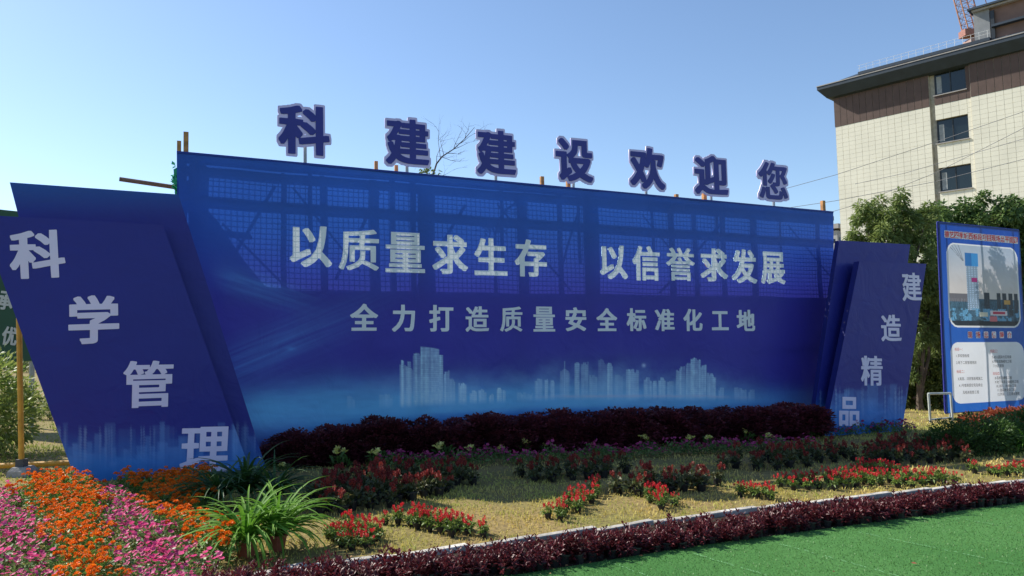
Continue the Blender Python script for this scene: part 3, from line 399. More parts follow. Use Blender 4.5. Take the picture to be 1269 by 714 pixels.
# ================================================================ PRINTED SHEETS
def hashn(i, k=0): return np.modf(np.sin(i * 12.9898 + k * 78.233) * 43758.5453)[0] % 1
def vnoise(x, y, k=0):
    xi = np.floor(x); yi = np.floor(y); fx = x - xi; fy = y - yi; fx = fx * fx * (3 - 2 * fx); fy = fy * fy * (3 - 2 * fy)
    h = lambda a, b: hashn(a * 1.7 + b * 57.3, k)
    return (h(xi, yi) * (1 - fx) + h(xi + 1, yi) * fx) * (1 - fy) + (h(xi, yi + 1) * (1 - fx) + h(xi + 1, yi + 1) * fx) * fy
def fbm(x, y, k=0, o=4): return sum(vnoise(x * 2 ** i, y * 2 ** i, k + i) / 2 ** (i + 1) for i in range(o))
def lin(c): return np.array(s2l(c))
def ss(a, b, x): t = np.clip((x - a) / (b - a), 0, 1); return t * t * (3 - 2 * t)
TOWERS = [(495, 511, 452, .6), (497, 500, 446, .8), (505, 509, 448, .7), (512, 521, 437, .6), (521, 544, 430, .85), (544, 549, 440, .7), (550, 557, 459, .7), (557, 564, 469, .5), (568, 578, 473, .75), (582, 591, 483, .7), (593, 603, 480, .7), (606, 612, 488, .6), (616, 622, 480, .85), (623, 627, 483, .5),
    (641, 660, 484, .35), (663, 672, 469, .55), (675, 679, 469, .6), (682, 687, 470, .55), (694, 706, 456, .35), (699, 700, 446, .5), (712, 718, 449, .65), (720, 729, 448, .5), (730, 740, 463, .4), (741, 751, 444, .22), (752, 759, 449, .6), (762, 772, 463, .35), (776, 792, 456, .55), (798, 808, 466, .5), (809, 814, 471, .7), (816, 825, 467, .7), (827, 835, 472, .6),
    (838, 842, 458, .55), (842, 849, 453, .65), (850, 856, 449, .7), (856, 868, 442, .8), (868, 875, 452, .65), (876, 887, 461, .8), (890, 897, 480, .4), (910, 925, 479, .4), (927, 935, 482, .35), (470, 486, 486, .25), (430, 440, 490, .2)]
def main_print(x, y):
    n = len(x); top = lin((44, 92, 188)); mid = lin((62, 58, 168)); t = ss(270, 390, y)[:, None]
    c = top * (1 - t) + mid * t
    c = c * (1 + .35 * (1 - ss(190, 300, y)) * ss(340, 460, x) * (1 - ss(560, 900, x)))[:, None]  # upper cloth brightened, partly standing in for sunlight shining through it
    # light streaks on the left
    s = np.exp(-((y - (470 - (x - 250) * .42)) / 26) ** 2) * ss(235, 300, x) * (1 - ss(300, 520, x)) * fbm(x / 60, (y + x * .42) / 3., 3)
    s += np.exp(-((y - 350 - (x - 300) * .3) / 16) ** 2) * ss(250, 300, x) * (1 - ss(320, 420, x)) * fbm(x / 40, (y - x * .3) / 3., 8)
    s += .5 * np.exp(-(np.hypot(x - 360, (y - 432) * 2) / 5) ** 2)
    c = c + (lin((90, 150, 225)) - c) * np.clip(s * .8, 0, 1)[:, None]
    # the glow along the shore and the water under it
    yc = np.interp(x, [230, 340, 450, 560, 700, 870, 1000, 1040], [512, 508, 506, 500, 494, 494, 498, 500])
    amp = np.interp(x, [230, 330, 560, 870, 960, 1040], [.5, .85, .95, .8, .45, .15])
    up = np.interp(x, [300, 420, 520, 700, 900], [24, 32, 24, 20, 15])
    g = np.where(y < yc, np.exp(-((yc - y) / up) ** 2), np.exp(-((y - yc) / 34) ** 2)) * amp * (.75 + .5 * fbm(x / 30, y / 6., 5))
    c = c + (lin((104, 186, 240)) - c) * np.clip(g * 1.15, 0, 1)[:, None]
    wt = ss(yc + 6, yc + 22, y) * .75 * (.6 + .6 * fbm(x / 50, y / 2.5, 9)) * ss(450, 620, x)
    c = c + (lin((24, 84, 200)) - c) * np.clip(wt, 0, 1)[:, None]
    hz = (np.exp(-(np.hypot((x - 740) / 100, (y - 478) / 24)) ** 2) * .6 + np.exp(-(np.hypot((x - 860) / 60, (y - 482) / 18)) ** 2) * .45 + np.exp(-(np.hypot((x - 540) / 70, (y - 485) / 22)) ** 2) * .45) * fbm(x / 14, y / 12, 2)
    c = c + (lin((150, 205, 245)) - c) * np.clip(1.4 * hz, 0, 1)[:, None]
    for i, (x0, x1, yt, a) in enumerate(TOWERS):
        rt = yt + (3 * ((x - x0) / (x1 - x0)) ** 2 * (x1 - x0 > 9))
        sc_ = np.floor((x - x0) / 2.6); rt = rt + (0 if i == 4 else 1) * 5. * hashn(sc_, i) * (1 - .6 * (np.abs(x - (x0 + x1) / 2) < 2))
        m = ss(x0 - .6, x0 + .6, x) * (1 - ss(x1 - .6, x1 + .6, x)) * ss(rt - .6, rt + .6, y) * (.62 + .6 * hashn(sc_, i + 5)) * (1 - ss(yc - 6, yc + 4, y)) * a
        win = .72 + .28 * (np.sin(y * 2.6 + i) > -.2) + .22 * (np.abs(x - (x0 + (x1 - x0) * .3)) < .9)
        c = c + (lin((190, 230, 255)) - c) * np.clip(m * win * (.6 + .8 * fbm(x / 2.6, y / 7., 40 + i)), 0, 1)[:, None]
    st = np.exp(-((y - yc + 3) / 1.8) ** 2) * ss(640, 700, x) * (1 - ss(860, 960, x)) * fbm(x / 12, y / 3, 4)
    c = c + (lin((190, 200, 235)) - c) * np.clip(st, 0, 1)[:, None]
    mo = np.exp(-(np.hypot(x - 798, y - 453) / 2.2) ** 2); c = c + (lin((180, 200, 240)) - c) * mo[:, None]
    return c
def wing_print(k, ytop, ybot, shift=0., hi=.0):
    def f(x, y):
        c = np.tile(lin((42, 46, 140)), (len(x), 1)); g = (1 - ss(225, 275, y)) * hi
        c = c + (lin((40, 84, 165)) - c) * np.clip(g, 0, 1)[:, None]
        t = ss(ytop, ybot, y)
        for j, wd in enumerate((13., 9., 21., 6.)):
            hgt = hashn(np.floor((x + shift) / wd), k + j); yt = ytop + (ybot - ytop) * (hgt * 1.15 - .05)
            m = ss(yt - 1, yt + 3, y) * (.12 + .5 * hashn(np.floor((x + shift) / wd), k + j + 9)) * (.55 + .45 * fbm(x / 3., y / 26., k + j))
            c = c + (lin((120, 165, 225)) - c) * np.clip(m * .8 * (1 - .6 * ss(ybot - 20, ybot + 10, y)), 0, 1)[:, None]
        g = t * .95 * (.55 + .7 * fbm(x / 40, y / 14, k + 30)); c = c + (lin((50, 130, 214)) - c) * np.clip(g, 0, 1)[:, None]
        fl = (hashn(np.floor(x / 1.6), k + 60) > .8) * ss(ytop, ytop + 10, y) * (1 - ss(ytop + 25 * hashn(np.floor(x / 1.6), 3), ytop + 60, y)) * .3 * hashn(np.floor(x / 20.), k + 61)
        return c + (lin((170, 205, 245)) - c) * fl[:, None]
    return f
def quadgrid(corners, nx, ny):
    tl, tr, br, bl = [np.asarray(c) for c in corners]
    u, v = np.meshgrid(np.linspace(0, 1, nx + 1), np.linspace(0, 1, ny + 1)); u = u[..., None]; v = v[..., None]
    P = (tl * (1 - u) + tr * u) * (1 - v) + (bl * (1 - u) + br * u) * v
    i = np.arange(ny)[:, None] * (nx + 1) + np.arange(nx)[None]
    Fq = np.stack([i, i + nx + 1, i + nx + 2, i + 1], -1).reshape(-1, 4)
    return P.reshape(-1, 3), Fq
def printed(name, corners, nx, ny, fn, mt, parent, wave=.006, holes=None, n=None, **kw):
    P, Fq = quadgrid(corners, nx, ny); q = P - EYE; z = q @ FW
    X = CX + F * (q @ CR) / z; Y = CY - F * (q @ CU) / z
    c = fn(X, Y)
    if holes is not None: Fq = Fq[~holes(P[Fq].mean(1))]
    nn = BN if n is None else n; s = (P @ BU)
    P = P + nn * (wave * (np.sin(s * 2.1 + P[:, 2] * 1.3) + .6 * np.sin(s * 5.3 - P[:, 2] * 2.7) + .4 * np.sin(P[:, 2] * 8 + s * .8)))[:, None]
    loc = np.array(parent.location); me = fastmesh(name, P - loc, Fq, 4, mt, True)
    a = me.color_attributes.new('print', 'FLOAT_COLOR', 'POINT'); a.data.foreach_set('color', np.concatenate([np.clip(c, 0, 1), np.ones((len(c), 1))], 1).astype(np.float32).ravel())
    return link(name, me, parent, **kw)

# ================================================================ THE WELCOME WALL
MO = -.6                                    # the long banner stands behind the slanted panels
def mwall(x, y, off=0.): return wall(x, y, off + MO)
base = mwall(640, 560); base[2] = gz(base[0], base[1])
sign = thing('welcome_sign', base, 'long blue welcome banner with white slogans, printed skyline and characters standing on top', 'sign')
def gw(p): return np.array([p[0], p[1], gz(p[0], p[1]) - .03])
c_tl, c_tr = mwall(219, 190), mwall(1033, 264); c_bl, c_br = gw(mwall(222, 560)), gw(mwall(1036, 520))
L1 = [('以', 359.6, 411.8, 280, 331), ('质', 420, 470, 284, 335), ('量', 478, 527, 288, 338), ('求', 536, 580, 291, 340), ('生', 588, 629, 295, 341.5), ('存', 638, 678, 297, 343),
      ('以', 744, 778, 304, 346), ('信', 784, 818, 305, 348), ('誉', 826, 861, 307, 348), ('求', 868, 902, 308, 349), ('发', 907, 938, 309, 351), ('展', 943, 973, 312, 352)]
L2 = [('全', 434, 468.6, 376.5, 410), ('力', 486, 514.5, 377.6, 411), ('打', 532, 562, 378, 411), ('造', 577, 606, 379.6, 411), ('质', 620, 647.5, 380, 411), ('量', 661, 688, 380, 411), ('安', 700.8, 726.7, 381, 410.4),
      ('全', 739.4, 765, 382, 410.4), ('标', 776.6, 801, 382, 410.4), ('准', 812, 836, 383, 410.4), ('化', 847, 870.6, 383, 410.4), ('工', 882, 903, 385.6, 409.3), ('地', 913, 935.8, 384, 410.4)]
placed = []
for g, x0, x1, y0, y1 in L1:
    placed.append(place_glyph('printed_character', g, (x0, x1, y0, y1), MO + .014, MT['letterprint'], sign, .035, label='large white character ' + g + ' of the upper slogan')[1:])
for g, x0, x1, y0, y1 in L2:
    placed.append(place_glyph('printed_character', g, (x0, x1, y0, y1), MO + .014, MT['letterprint'], sign, .004, label='small white character ' + g + ' of the lower slogan')[1:])
def letter_holes(Q):
    hole = np.zeros(len(Q), bool)
    for T, C, e, up, nn in placed:
        d = Q - C; x = d @ e; y = d @ up; sel = np.where((np.abs(x) < .7) & (np.abs(y) < .7))[0]
        if not len(sel): continue
        xs, ys = x[sel], y[sel]; ok = np.ones(len(sel), bool)
        for ox, oy in ((0, 0), (.007, 0), (-.007, 0), (0, .007), (0, -.007)):
            c = np.zeros(len(sel), bool); Pq = np.stack([xs + ox, ys + oy], 1)
            for l in T: c ^= inpoly(Pq, l)
            ok &= c
        hole[sel] |= ok
    return hole
printed('banner_cloth', (c_tl, c_tr, c_br, c_bl), 860, 350, main_print, MT['cloth'], sign, holes=letter_holes)
# hem folded over the top rail and down the left end
mb = MB(); mb.slab([mwall(219, 190, .006), mwall(1033, 264, .006), mwall(1033, 262, .006), mwall(219, 187, .006)][::-1], BN, .13)
part('top_hem', mb, printmat('hem_cloth', .1, col=s2l((26, 58, 150))), sign)
mb = MB(); mb.slab([mwall(219, 188, -.004), mwall(221, 188, -.004), gw(mwall(224, 560, -.004)), gw(mwall(222, 560, -.004))], BN, .14)
part('side_hem', mb, printmat('hem_cloth_side', .1, col=s2l((26, 58, 150))), sign)
# welded wire mesh right behind the cloth
mb = MB(); w0 = mwall(240, 200, -.03); Lw = np.linalg.norm((mwall(1028, 268, -.03) - w0)[:2]); H = 4.0
wa = mwall(240, 200, -.03); wb = mwall(1028, 268, -.03); nz = 52
for i in range(int(Lw / .08)):
    t = i * .08 / Lw; p = wa * (1 - t) + wb * t + np.array([0, 0, .01 * math.sin(i * .31)]); mb.box([p[0], p[1], p[2] / 2 - .05], (.0034, .0034, p[2] / 2), [BU, BN, (0, 0, 1)])
for k in range(nz):
    d = np.array([0, 0, -k * .08]); a, b = wa + d, wb + d
    if a[2] < 0: break
    mb.box((a + b) / 2, (Lw / 2, .0034, .0034), [unit((b - a)[None])[0], BN, (0, 0, 1)])
o = part('wire_mesh', mb, MT['wire'], sign, kind='stuff')
# frame: rails, uprights, braces of scaffold tube and timber
def beam(name, p0, p1, th, off, m=MT['steel'], round_=False):
    a = mwall(*p0, off) if len(p0) == 2 else np.array(p0); b = mwall(*p1, off) if len(p1) == 2 else np.array(p1)
    mb = MB()
    if round_: mb.tube(a, b, th, th, 8)
    else:
        e = unit((b - a)[None])[0]; s = np.cross(e, BN); mb.box((a + b) / 2, (np.linalg.norm(b - a) / 2, .03, th), [e, BN, s])
    return part(name, mb, m, sign)
beam('rail', (221, 205), (1032, 271), .045, -.085)
beam('rail', (221, 243), (1034, 299), .042, -.085)
beam('rail', (221, 470), (1034, 432), .04, -.085)
beam('rail', (221, 372), (1034, 372), .04, -.085)
for x, th in [(236, .11), (340, .018), (389, .03), (452, .055), (516, .12), (634, .075), (722, .09), (818, .05), (920, .06), (1000, .04)]:
    top = mwall(x, 190 + (x - 219) * .091 + 4, -.15); beam('upright', top, (top[0], top[1], gz(top[0], top[1])), th, 0)
for a, b in [((325, 215), (258, 330)), ((348, 218), (430, 320)), ((262, 262), (345, 345)), ((702, 245), (676, 330)), ((600, 240), (690, 345)), ((455, 225), (400, 330)), ((880, 262), (800, 350)), ((960, 268), (1020, 340)), ((560, 240), (500, 345)), ((780, 255), (850, 340))]:
    beam('brace', a, b, .016, -.2, round_=True)
# unseen sheet added behind the lower cloth to keep the sun off it
bs = [mwall(x, y, -.26) for x, y in [(221, 222), (250, 252), (282, 300), (310, 334), (345, 338), (700, 346), (1034, 354)]]
mb = MB(); mb.slab(bs + [gw(mwall(1036, 520, -.26)), gw(mwall(222, 560, -.26))], BN, .006)
part('added_shade_sheet', mb, MT['backing'], sign)
# timber posts that stick out above the banner
for i, (x, yt, yb, r) in enumerate([(222, 175, 200, .028), (230.6, 164, 200, .034), (466, 200, 225, .026), (491, 205, 230, .026), (505, 207, 232, .0), (671.5, 219, 246, .03), (704, 224, 250, .032), (838, 241, 262, .032), (872.5, 239, 265, .036), (1019.5, 249, 275, .036)]):
    if r == 0: continue
    off = -.26; a = mwall(x, yt, off); p = mwall(x, yb, off); q = np.array([a[0], a[1], p[2] - 1.6])
    e = [BU, BN, (0, 0, 1)]; mb = MB(); mb.box((a + q) / 2, (r, r, (a[2] - q[2]) / 2), e)
    part('timber_post', mb, MT['orange'], sign)
TL = [('科', (343, 411, 128, 195), 378), ('建', (476, 534, 145, 208), 504), ('建', (589, 641, 159, 220), 614), ('设', (687, 736, 170, 228), 710), ('欢', (779, 825, 181, 237), 800), ('迎', (859, 903, 191, 244), 880.5), ('您', (938, 977, 199, 250), 958)]
for g, box, xp in TL:
    ttl = link('title_character', None, sign, label='navy character ' + g + ' with lilac edge standing above the banner')
    off = MO - .02; O = gloops('O' + g); C0 = wall((box[0] + box[1]) / 2, (box[2] + box[3]) / 2, off)
    o, T, C, e, up, nn = place_glyph('character_backing', 'O' + g, box, off, MT['lilac'], ttl, None, .010)
    # the navy face shares the backing's scale
    A = np.concatenate(O); mn, mx = A.min(0), A.max(0); Tn = np.concatenate(T); s = (Tn.max(0) - Tn.min(0)) / (mx - mn)
    G = [(l - (mn + mx) / 2) * s for l in gloops('T' + g)]; me = tomesh(glyph_curve(G), .004); me.materials.clear(); me.materials.append(MT['navy'])
    Cf = C + nn * .0145 - np.array(sign.location)
    me.transform(Matrix([[e[0], up[0], nn[0], Cf[0]], [e[1], up[1], nn[1], Cf[1]], [e[2], up[2], nn[2], Cf[2]], [0, 0, 0, 1]])); link('character_face', me, ttl)
    top = mwall(xp, (box[2] + box[3]) / 2 + 10, -.075); mb = MB(); mb.tube(top, (top[0], top[1], top[2] - 1.6), .026, .026, 10)
    part('post', mb, MT['galv'], ttl)
# scaffold tube poking out on the left and the scrap of green net
mb = MB(); mb.tube(mwall(148, 222, -.7), mwall(260, 238.5, -.7), .032, .032, 10); part('scaffold_tube', mb, MT['brownpipe'], sign)
mb = MB()
for i in range(26):
    c = mwall(217 + rng.normal() * 1.6, 224 + rng.normal() * 9, -.2 + rng.normal() * .03); mb.add([c + sph(1)[0] * .05 for _ in range(4)], [(0, 1, 2), (1, 2, 3)])
mb.slab([mwall(215, 210, -.2), mwall(222, 206, -.2), mwall(221, 246, -.2), mwall(217, 246, -.2)], BN, .02)
part('green_net', mb, MT['greencloth'], sign)

# ---------------------------------------------------------------- the slanted side panels
def panel(label, quad, off, depth, fn, glyphs, tilt, nx, ny):
    P = [wall(x, y, off) for x, y in quad]; b = gw((P[2] + P[3]) / 2); t = thing('slanted_panel', b, label, 'sign panel')
    mb = MB(); mb.slab([p + 0 * BN for p in P], BN, depth); mb.f = mb.f[1:]      # body; the front is the printed cloth
    part('panel_body', mb, MT['wingbody'], t)
    printed('printed_cloth', P, nx, ny, fn, MT['wingcloth'], t, wave=0.0)
    for g, bx in glyphs: place_glyph('character', g, bx, off + .006, MT['wingletter'], t, tilt, label='pale lilac character ' + g)
    return t
MT['wingbody'] = mat('panel_side_cloth', s2l((28, 32, 108)), .6, .1, 4)
panel('plain tall blue panel standing behind the broad slanted panel beside the marigolds', [(12, 226), (221, 241), (336, 600), (112, 612)], .12, .10, wing_print(5, 520, 600, 7., 1.), [], None, 170, 290)
panel('broad slanted blue panel beside the marigolds, with the lilac characters 科学管理 one under another', [(-27, 266), (202, 279), (316, 600), (100, 612)], .38, .13, wing_print(1, 525, 590, 0., .55),
      [('科', (12, 81, 285, 345)), ('学', (85, 148, 366, 426)), ('管', (153, 215, 447, 505)), ('理', (224, 285, 529, 585))], -.03, 190, 290)
panel('plain blue panel standing behind the narrow slanted panel near the leafy tree', [(1040, 298), (1128, 303), (1097, 540), (1004, 545)], .12, .10, wing_print(3, 480, 530, 0, 0), [], None, 80, 180)
panel('narrow slanted blue panel near the leafy tree, with the lilac characters 建造精品 one under another', [(1065, 324), (1148, 327), (1117, 540), (1021, 545)], .40, .13, wing_print(2, 476, 525, 4., 0),
      [('建', (1118, 1142, 338, 373)), ('造', (1092, 1117, 390, 423)), ('精', (1067, 1094, 441, 478)), ('品', (1040, 1065, 492, 528))], .02, 90, 180)
# ================================================================ PLANTS
M_CEL = leafmat('celosia_leaf', (.09, .17, .03), (.20, .27, .05), .35, 18)
M_RED = leafmat('celosia_plume', (.55, .02, .035), (.68, .05, .05), .25, 30, .6)
M_CELD = leafmat('celosia_leaf_shade_tone', (.06, .10, .03), (.12, .10, .04), .3, 18)  # celosia leaf again, with the shade of the beds mixed into its colour
M_REDD = leafmat('celosia_plume_shade_tone', (.20, .02, .02), (.30, .05, .035), .25, 30, .6)  # plume red dulled for the beds in shade
M_MAR = leafmat('marigold_leaf', (.07, .18, .03), (.14, .28, .05), .3, 20)
M_ORG = leafmat('marigold_bloom', (.80, .16, .006), (.86, .25, .012), .25, 40, .6, .08)
M_PETL = leafmat('petunia_leaf', (.09, .17, .045), (.18, .27, .08), .3, 20)
M_PET = leafmat('petunia_bloom', (.66, .04, .20), (.78, .14, .34), .35, 25, .6, .14)
M_BURG = leafmat('burgundy_leaf', (.07, .012, .016), (.17, .026, .034), .3, 16, .42, .2, .4)
M_PURP = leafmat('purple_shrub_leaf', (.075, .016, .022), (.15, .028, .04), .25, 5, .5, .25)
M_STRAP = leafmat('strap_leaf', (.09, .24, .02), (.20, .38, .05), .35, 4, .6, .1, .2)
M_STRAPD = leafmat('strap_leaf_shade_tone', (.03, .085, .02), (.055, .13, .03), .3, 4, .4, .1, .5)  # strap green darkened, shade put into the colour
M_YEL = leafmat('yellow_bloom', (.72, .66, .12), (.85, .82, .35), .4, 20, .6, .05)
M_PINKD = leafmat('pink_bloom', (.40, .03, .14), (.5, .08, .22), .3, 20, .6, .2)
M_GRN = leafmat('green_leaf', (.045, .10, .02), (.09, .16, .035), .3, 6)

def stalkcloud(n, R, h0, h1, dome=1.):
    a = rng.uniform(0, 2 * np.pi, n); r = R * np.sqrt(rng.uniform(0, 1, n)); z = h0 + (h1 - h0) * rng.uniform(0, 1, n) * (1 - dome * .45 * (r / R) ** 2)
    return np.stack([r * np.cos(a), r * np.sin(a), z], 1)
def potmesh(r=.05, h=.075, m=None):
    mb = MB(); mb.lathe([(r * .72, 0), (r * .97, h * .86), (r * 1.08, h * .86), (r * 1.08, h), (r * .92, h), (r * .88, h * .8)], 10); return mb.mesh('pot', m or MT['black'])
def plume(c, h, r):                          # feathery spike: a tapering stack of ragged tufts
    V = []; n = 16; t = np.linspace(0, 1, n); a = t * 23 + rng.uniform(0, 6); rr = r * (.35 + 1.1 * np.sin(np.pi * np.clip(t * .8 + .15, 0, 1))) * (1 - t * .45)
    P = c + np.stack([np.cos(a) * rr * .3, np.sin(a) * rr * .3, t * h * .8], 1); D = np.stack([np.cos(a) * .8, np.sin(a) * .8, np.full(n, 1.1)], 1)
    return leaves2(P, D, rr * 1.5 + .006, r * 1.1, .0)
def make_celosia(dark, k):
    n = 46; P = stalkcloud(n, .055, .05, .17); D = P * [1, 1, 0] * 12 + rng.normal(size=(n, 3)) * .35 + [0, 0, .35]
    lv = leaves(P, D, rng.uniform(.05, .085, n), rng.uniform(.025, .038, n), .3)
    st = MB()
    for i in range(5): a = i * 1.3; st.tube((0, 0, .05), (math.cos(a) * .03, math.sin(a) * .03, .16), .004, .003, 4, False)
    sf = (np.array(st.v), np.concatenate([np.array([(f[0], f[1], f[2]), (f[0], f[2], f[3])]) for f in st.f]))
    leaf = fastmesh('leaves', *cat(lv, sf), 3, M_CELD if dark else M_CEL)
    pl = [plume(np.array([rng.normal() * .035, rng.normal() * .035, rng.uniform(.13, .185)]), rng.uniform(.04, .075), rng.uniform(.009, .0145)) for _ in range(5 if dark else 5)]
    return [('leaves', leaf), ('flower_plumes', fastmesh('flower_plumes', *cat(*pl), 3, M_REDD if dark else M_RED)), ('pot', potmesh())]
def make_marigold(k):
    n = 130; P = stalkcloud(n, .11, .03, .19); D = P * [1, 1, 0] * 6 + rng.normal(size=(n, 3)) * .6 + [0, 0, .5]
    leaf = fastmesh('leaves', *leaves2(P, D, rng.uniform(.03, .06, n), rng.uniform(.012, .022, n), .1), 3, M_MAR)
    H = []
    for i in range(12 + k % 4):
        c = stalkcloud(1, .125, .13, .235, .8)[0]; r = rng.uniform(.016, .026); m = 30
        u = sph(m); u[:, 2] = np.abs(u[:, 2]) * .9 - .1; H.append(leaves2(c + u * r * [.55, .55, .5], u * [1, 1, .9] + [0, 0, .1], r * .75, r * .8, .05))
    return [('leaves', leaf), ('flower_heads', fastmesh('flower_heads', *cat(*H), 3, M_ORG))]
def make_petunia(k):
    n = 110; P = stalkcloud(n, .11, .03, .15); D = P * [1, 1, 0] * 6 + rng.normal(size=(n, 3)) * .5 + [0, 0, .4]
    leaf = fastmesh('leaves', *leaves2(P, D, rng.uniform(.025, .045, n), rng.uniform(.016, .026, n), .1), 3, M_PETL)
    V = []; Fc = []
    for i in range(14 + 3 * (k % 4)):
        c = stalkcloud(1, .12, .10, .19, .6)[0]; nrm = unit(np.array([[rng.normal() * .45, rng.normal() * .45 - .35, 1.]]))[0]; a = unit(np.cross(nrm, [1, 0, 0])[None])[0]; b = np.cross(nrm, a); r = rng.uniform(.012, .020)
        pts = [c - nrm * r * .45] + [c + (a * math.cos(t) + b * math.sin(t)) * r * (1 + .16 * math.cos(5 * t)) + nrm * r * .12 * math.cos(10 * t) for t in [2 * math.pi * j / 20 for j in range(20)]]
        k0 = len(V); V += pts; Fc += [(k0, k0 + 1 + j, k0 + 1 + (j + 1) % 20) for j in range(20)]
    return [('leaves', leaf), ('flowers', fastmesh('flowers', np.array(V), np.array(Fc), 3, M_PET))]
def make_burgundy(k):
    L = []
    for s in range(12):
        a = rng.uniform(0, 6.28); r = rng.uniform(0, .085); tip = np.array([math.cos(a) * r * 1.5, math.sin(a) * r * 1.5, rng.uniform(.12, .21)]); n = 16
        t = rng.uniform(.05, 1, n)[:, None]; P = np.array([tip[0] * .4, tip[1] * .4, .03]) * (1 - t) + tip * t; b = rng.uniform(0, 6.28, n)
        D = np.stack([np.cos(b), np.sin(b), .25 + t[:, 0] ** 3 * 1.6], 1); L.append(leaves(P, D, rng.uniform(.045, .085, n) * (1.1 - .3 * t[:, 0]), rng.uniform(.013, .021, n), .2))
    return [('leaves', fastmesh('leaves', *cat(*L), 3, M_BURG)), ('pot', potmesh(.055, .08))]
def make_strap(n, H, Lf, m, pot=True):
    V = []; Fc = []
    for i in range(n):
        a = rng.uniform(0, 6.28); d = np.array([math.cos(a), math.sin(a), 0]); s = np.array([-d[1], d[0], 0]); L = Lf * rng.uniform(.65, 1.1); up = rng.uniform(.65, 1.42); w_ = rng.uniform(.009, .015); k0 = len(V); p = d * .02 + np.array([0, 0, .1]); el = up
        for j in range(8):
            t = j / 7; wd = w_ * (1 - t ** 2.2) * (.7 + .6 * min(1, t * 3)) + .0008; V += [p - s * wd, p + np.array([0, 0, -wd * .5]), p + s * wd]
            p = p + (d * math.cos(el) + np.array([0, 0, math.sin(el)])) * L / 7; el -= rng.uniform(.16, .36) * (1.3 - up * .3)
        for j in range(7):
            b = k0 + j * 3; Fc += [(b, b + 1, b + 4), (b, b + 4, b + 3), (b + 1, b + 2, b + 5), (b + 1, b + 5, b + 4)]
    r = [('leaves', fastmesh('leaves', np.array(V), np.array(Fc), 3, m))]
    if pot: r.append(('pot', potmesh(.085, .13, MT['terracotta'])))
    return r
def make_shrub(n, R, H, m, lf, wf, seed_bumps=7):
    """dense rounded shrub: leaves in clumps over a lumpy shell, stems inside"""
    cl = sph(seed_bumps * 5); cl[:, 2] = np.abs(cl[:, 2]) - .25 * rng.uniform(0, 1, len(cl)) * 3; cl = cl * [R * .72, R * .72, H * .5] + [0, 0, H * .42]; cl[:, 2] = np.maximum(cl[:, 2], H * .12)
    k = rng.integers(0, len(cl), n); u = sph(n); P = cl[k] + u * (rng.uniform(.3, 1, n) ** .5)[:, None] * [R * .33, R * .33, H * .2]; P[:, 2] = np.maximum(P[:, 2], .03)
    D = u + unit(P - [0, 0, H * .3]) * .8 + [0, 0, .3]
    st = MB()
    for i in range(9): c = cl[i]; st.path([(0, 0, 0), (c[0] * .4, c[1] * .4, c[2] * .55), tuple(c)], [.014, .010, .004], 5)
    return [('foliage', fastmesh('foliage', *leaves2(P, D, rng.uniform(.6, 1.2, n) * lf, rng.uniform(.7, 1.2, n) * wf, .15), 3, m)), ('stem', st.mesh('stem', MT['bark']))]
STUFFP = ('flower_heads', 'flowers', 'flower_plumes', 'leaves', 'foliage')
def put(name, parts, loc, label, cat_, group, s=1., rz=None, tilt=0., sz=None):
    t = thing(name, loc, label, cat_, group); t.scale = (s, s, sz or s); t.rotation_euler = (random.uniform(-tilt, tilt), random.uniform(-tilt, tilt), random.uniform(0, 6.28) if rz is None else rz)
    
    for n_, me in parts:
        o = link(n_, me, t)
        if n_ in STUFFP: o['kind'] = 'stuff'
    return t
def fill(pxpoly, step, jit=.3):
    G = np.array([ground(x, y)[:2] for x, y in pxpoly]); mn, mx = G.min(0), G.max(0); P = []
    th = .35; c, s = math.cos(th), math.sin(th)
    n = int(max(mx - mn) * 1.5 / step) + 2; m0 = (mn + mx) / 2
    for i in range(-n, n):
        for j in range(-n, n):
            x = (i + (j % 2) * .5) * step; y = j * step * .87; P.append((m0[0] + c * x - s * y + rng.normal() * jit * step * .35, m0[1] + s * x + c * y + rng.normal() * jit * step * .35))
    P = np.array(P); P = P[inpoly(P, [tuple(g) for g in G])]; return P[np.argsort(-P[:, 1])]
CNT = {}
def squash(): return random.uniform(.8, 1.2)
def bed(name, protos, poly, step, label, cat_, group, s=(.85, 1.15), tilt=.12):
    P = fill(poly, step) if not isinstance(poly, np.ndarray) else poly
    for x, y in P:
        put(name, protos[rng.integers(len(protos))], (x, y, gz(x, y)), label, cat_, group, s_ := rng.uniform(*s), tilt=tilt, sz=s_ * squash())
    CNT[name] = CNT.get(name, 0) + len(P); print('BED', group, len(P))
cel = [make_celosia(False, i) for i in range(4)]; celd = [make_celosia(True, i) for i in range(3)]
mari = [make_marigold(i) for i in range(4)]; petu = [make_petunia(i) for i in range(4)]; burg = [make_burgundy(i) for i in range(5)]
# carpet of orange and pink flowers on the left
bed('marigold_plant', mari, [(26, 614), (60, 604), (122, 606), (134, 625), (118, 650), (128, 690), (142, 745), (68, 745), (72, 690), (38, 655)], .21, 'bushy marigold with orange pompom flowers in the sunlit patch by the yellow pipe rail', 'marigold', 'marigolds of the sunlit patch on the left')
bed('marigold_plant', mari, [(163, 632), (190, 628), (232, 640), (258, 662), (285, 712), (258, 716), (226, 676), (190, 650)], .21, 'orange marigold in the narrow strip that runs down to the strap leaved plants', 'marigold', 'marigolds of the narrow strip beside the pink carpet')
bed('marigold_plant', mari, [(150, 602), (262, 596), (262, 640), (225, 634), (180, 622), (150, 616)], .21, 'orange marigold in the shade at the foot of the slanted panel', 'marigold', 'shaded marigolds at the foot of the panel')
bed('petunia_plant', petu, [(-30, 618), (18, 622), (34, 660), (62, 692), (58, 745), (-60, 745)], .2, 'pink petunia at the outer side of the orange marigold patch', 'petunia', 'petunias outside the marigold patch')
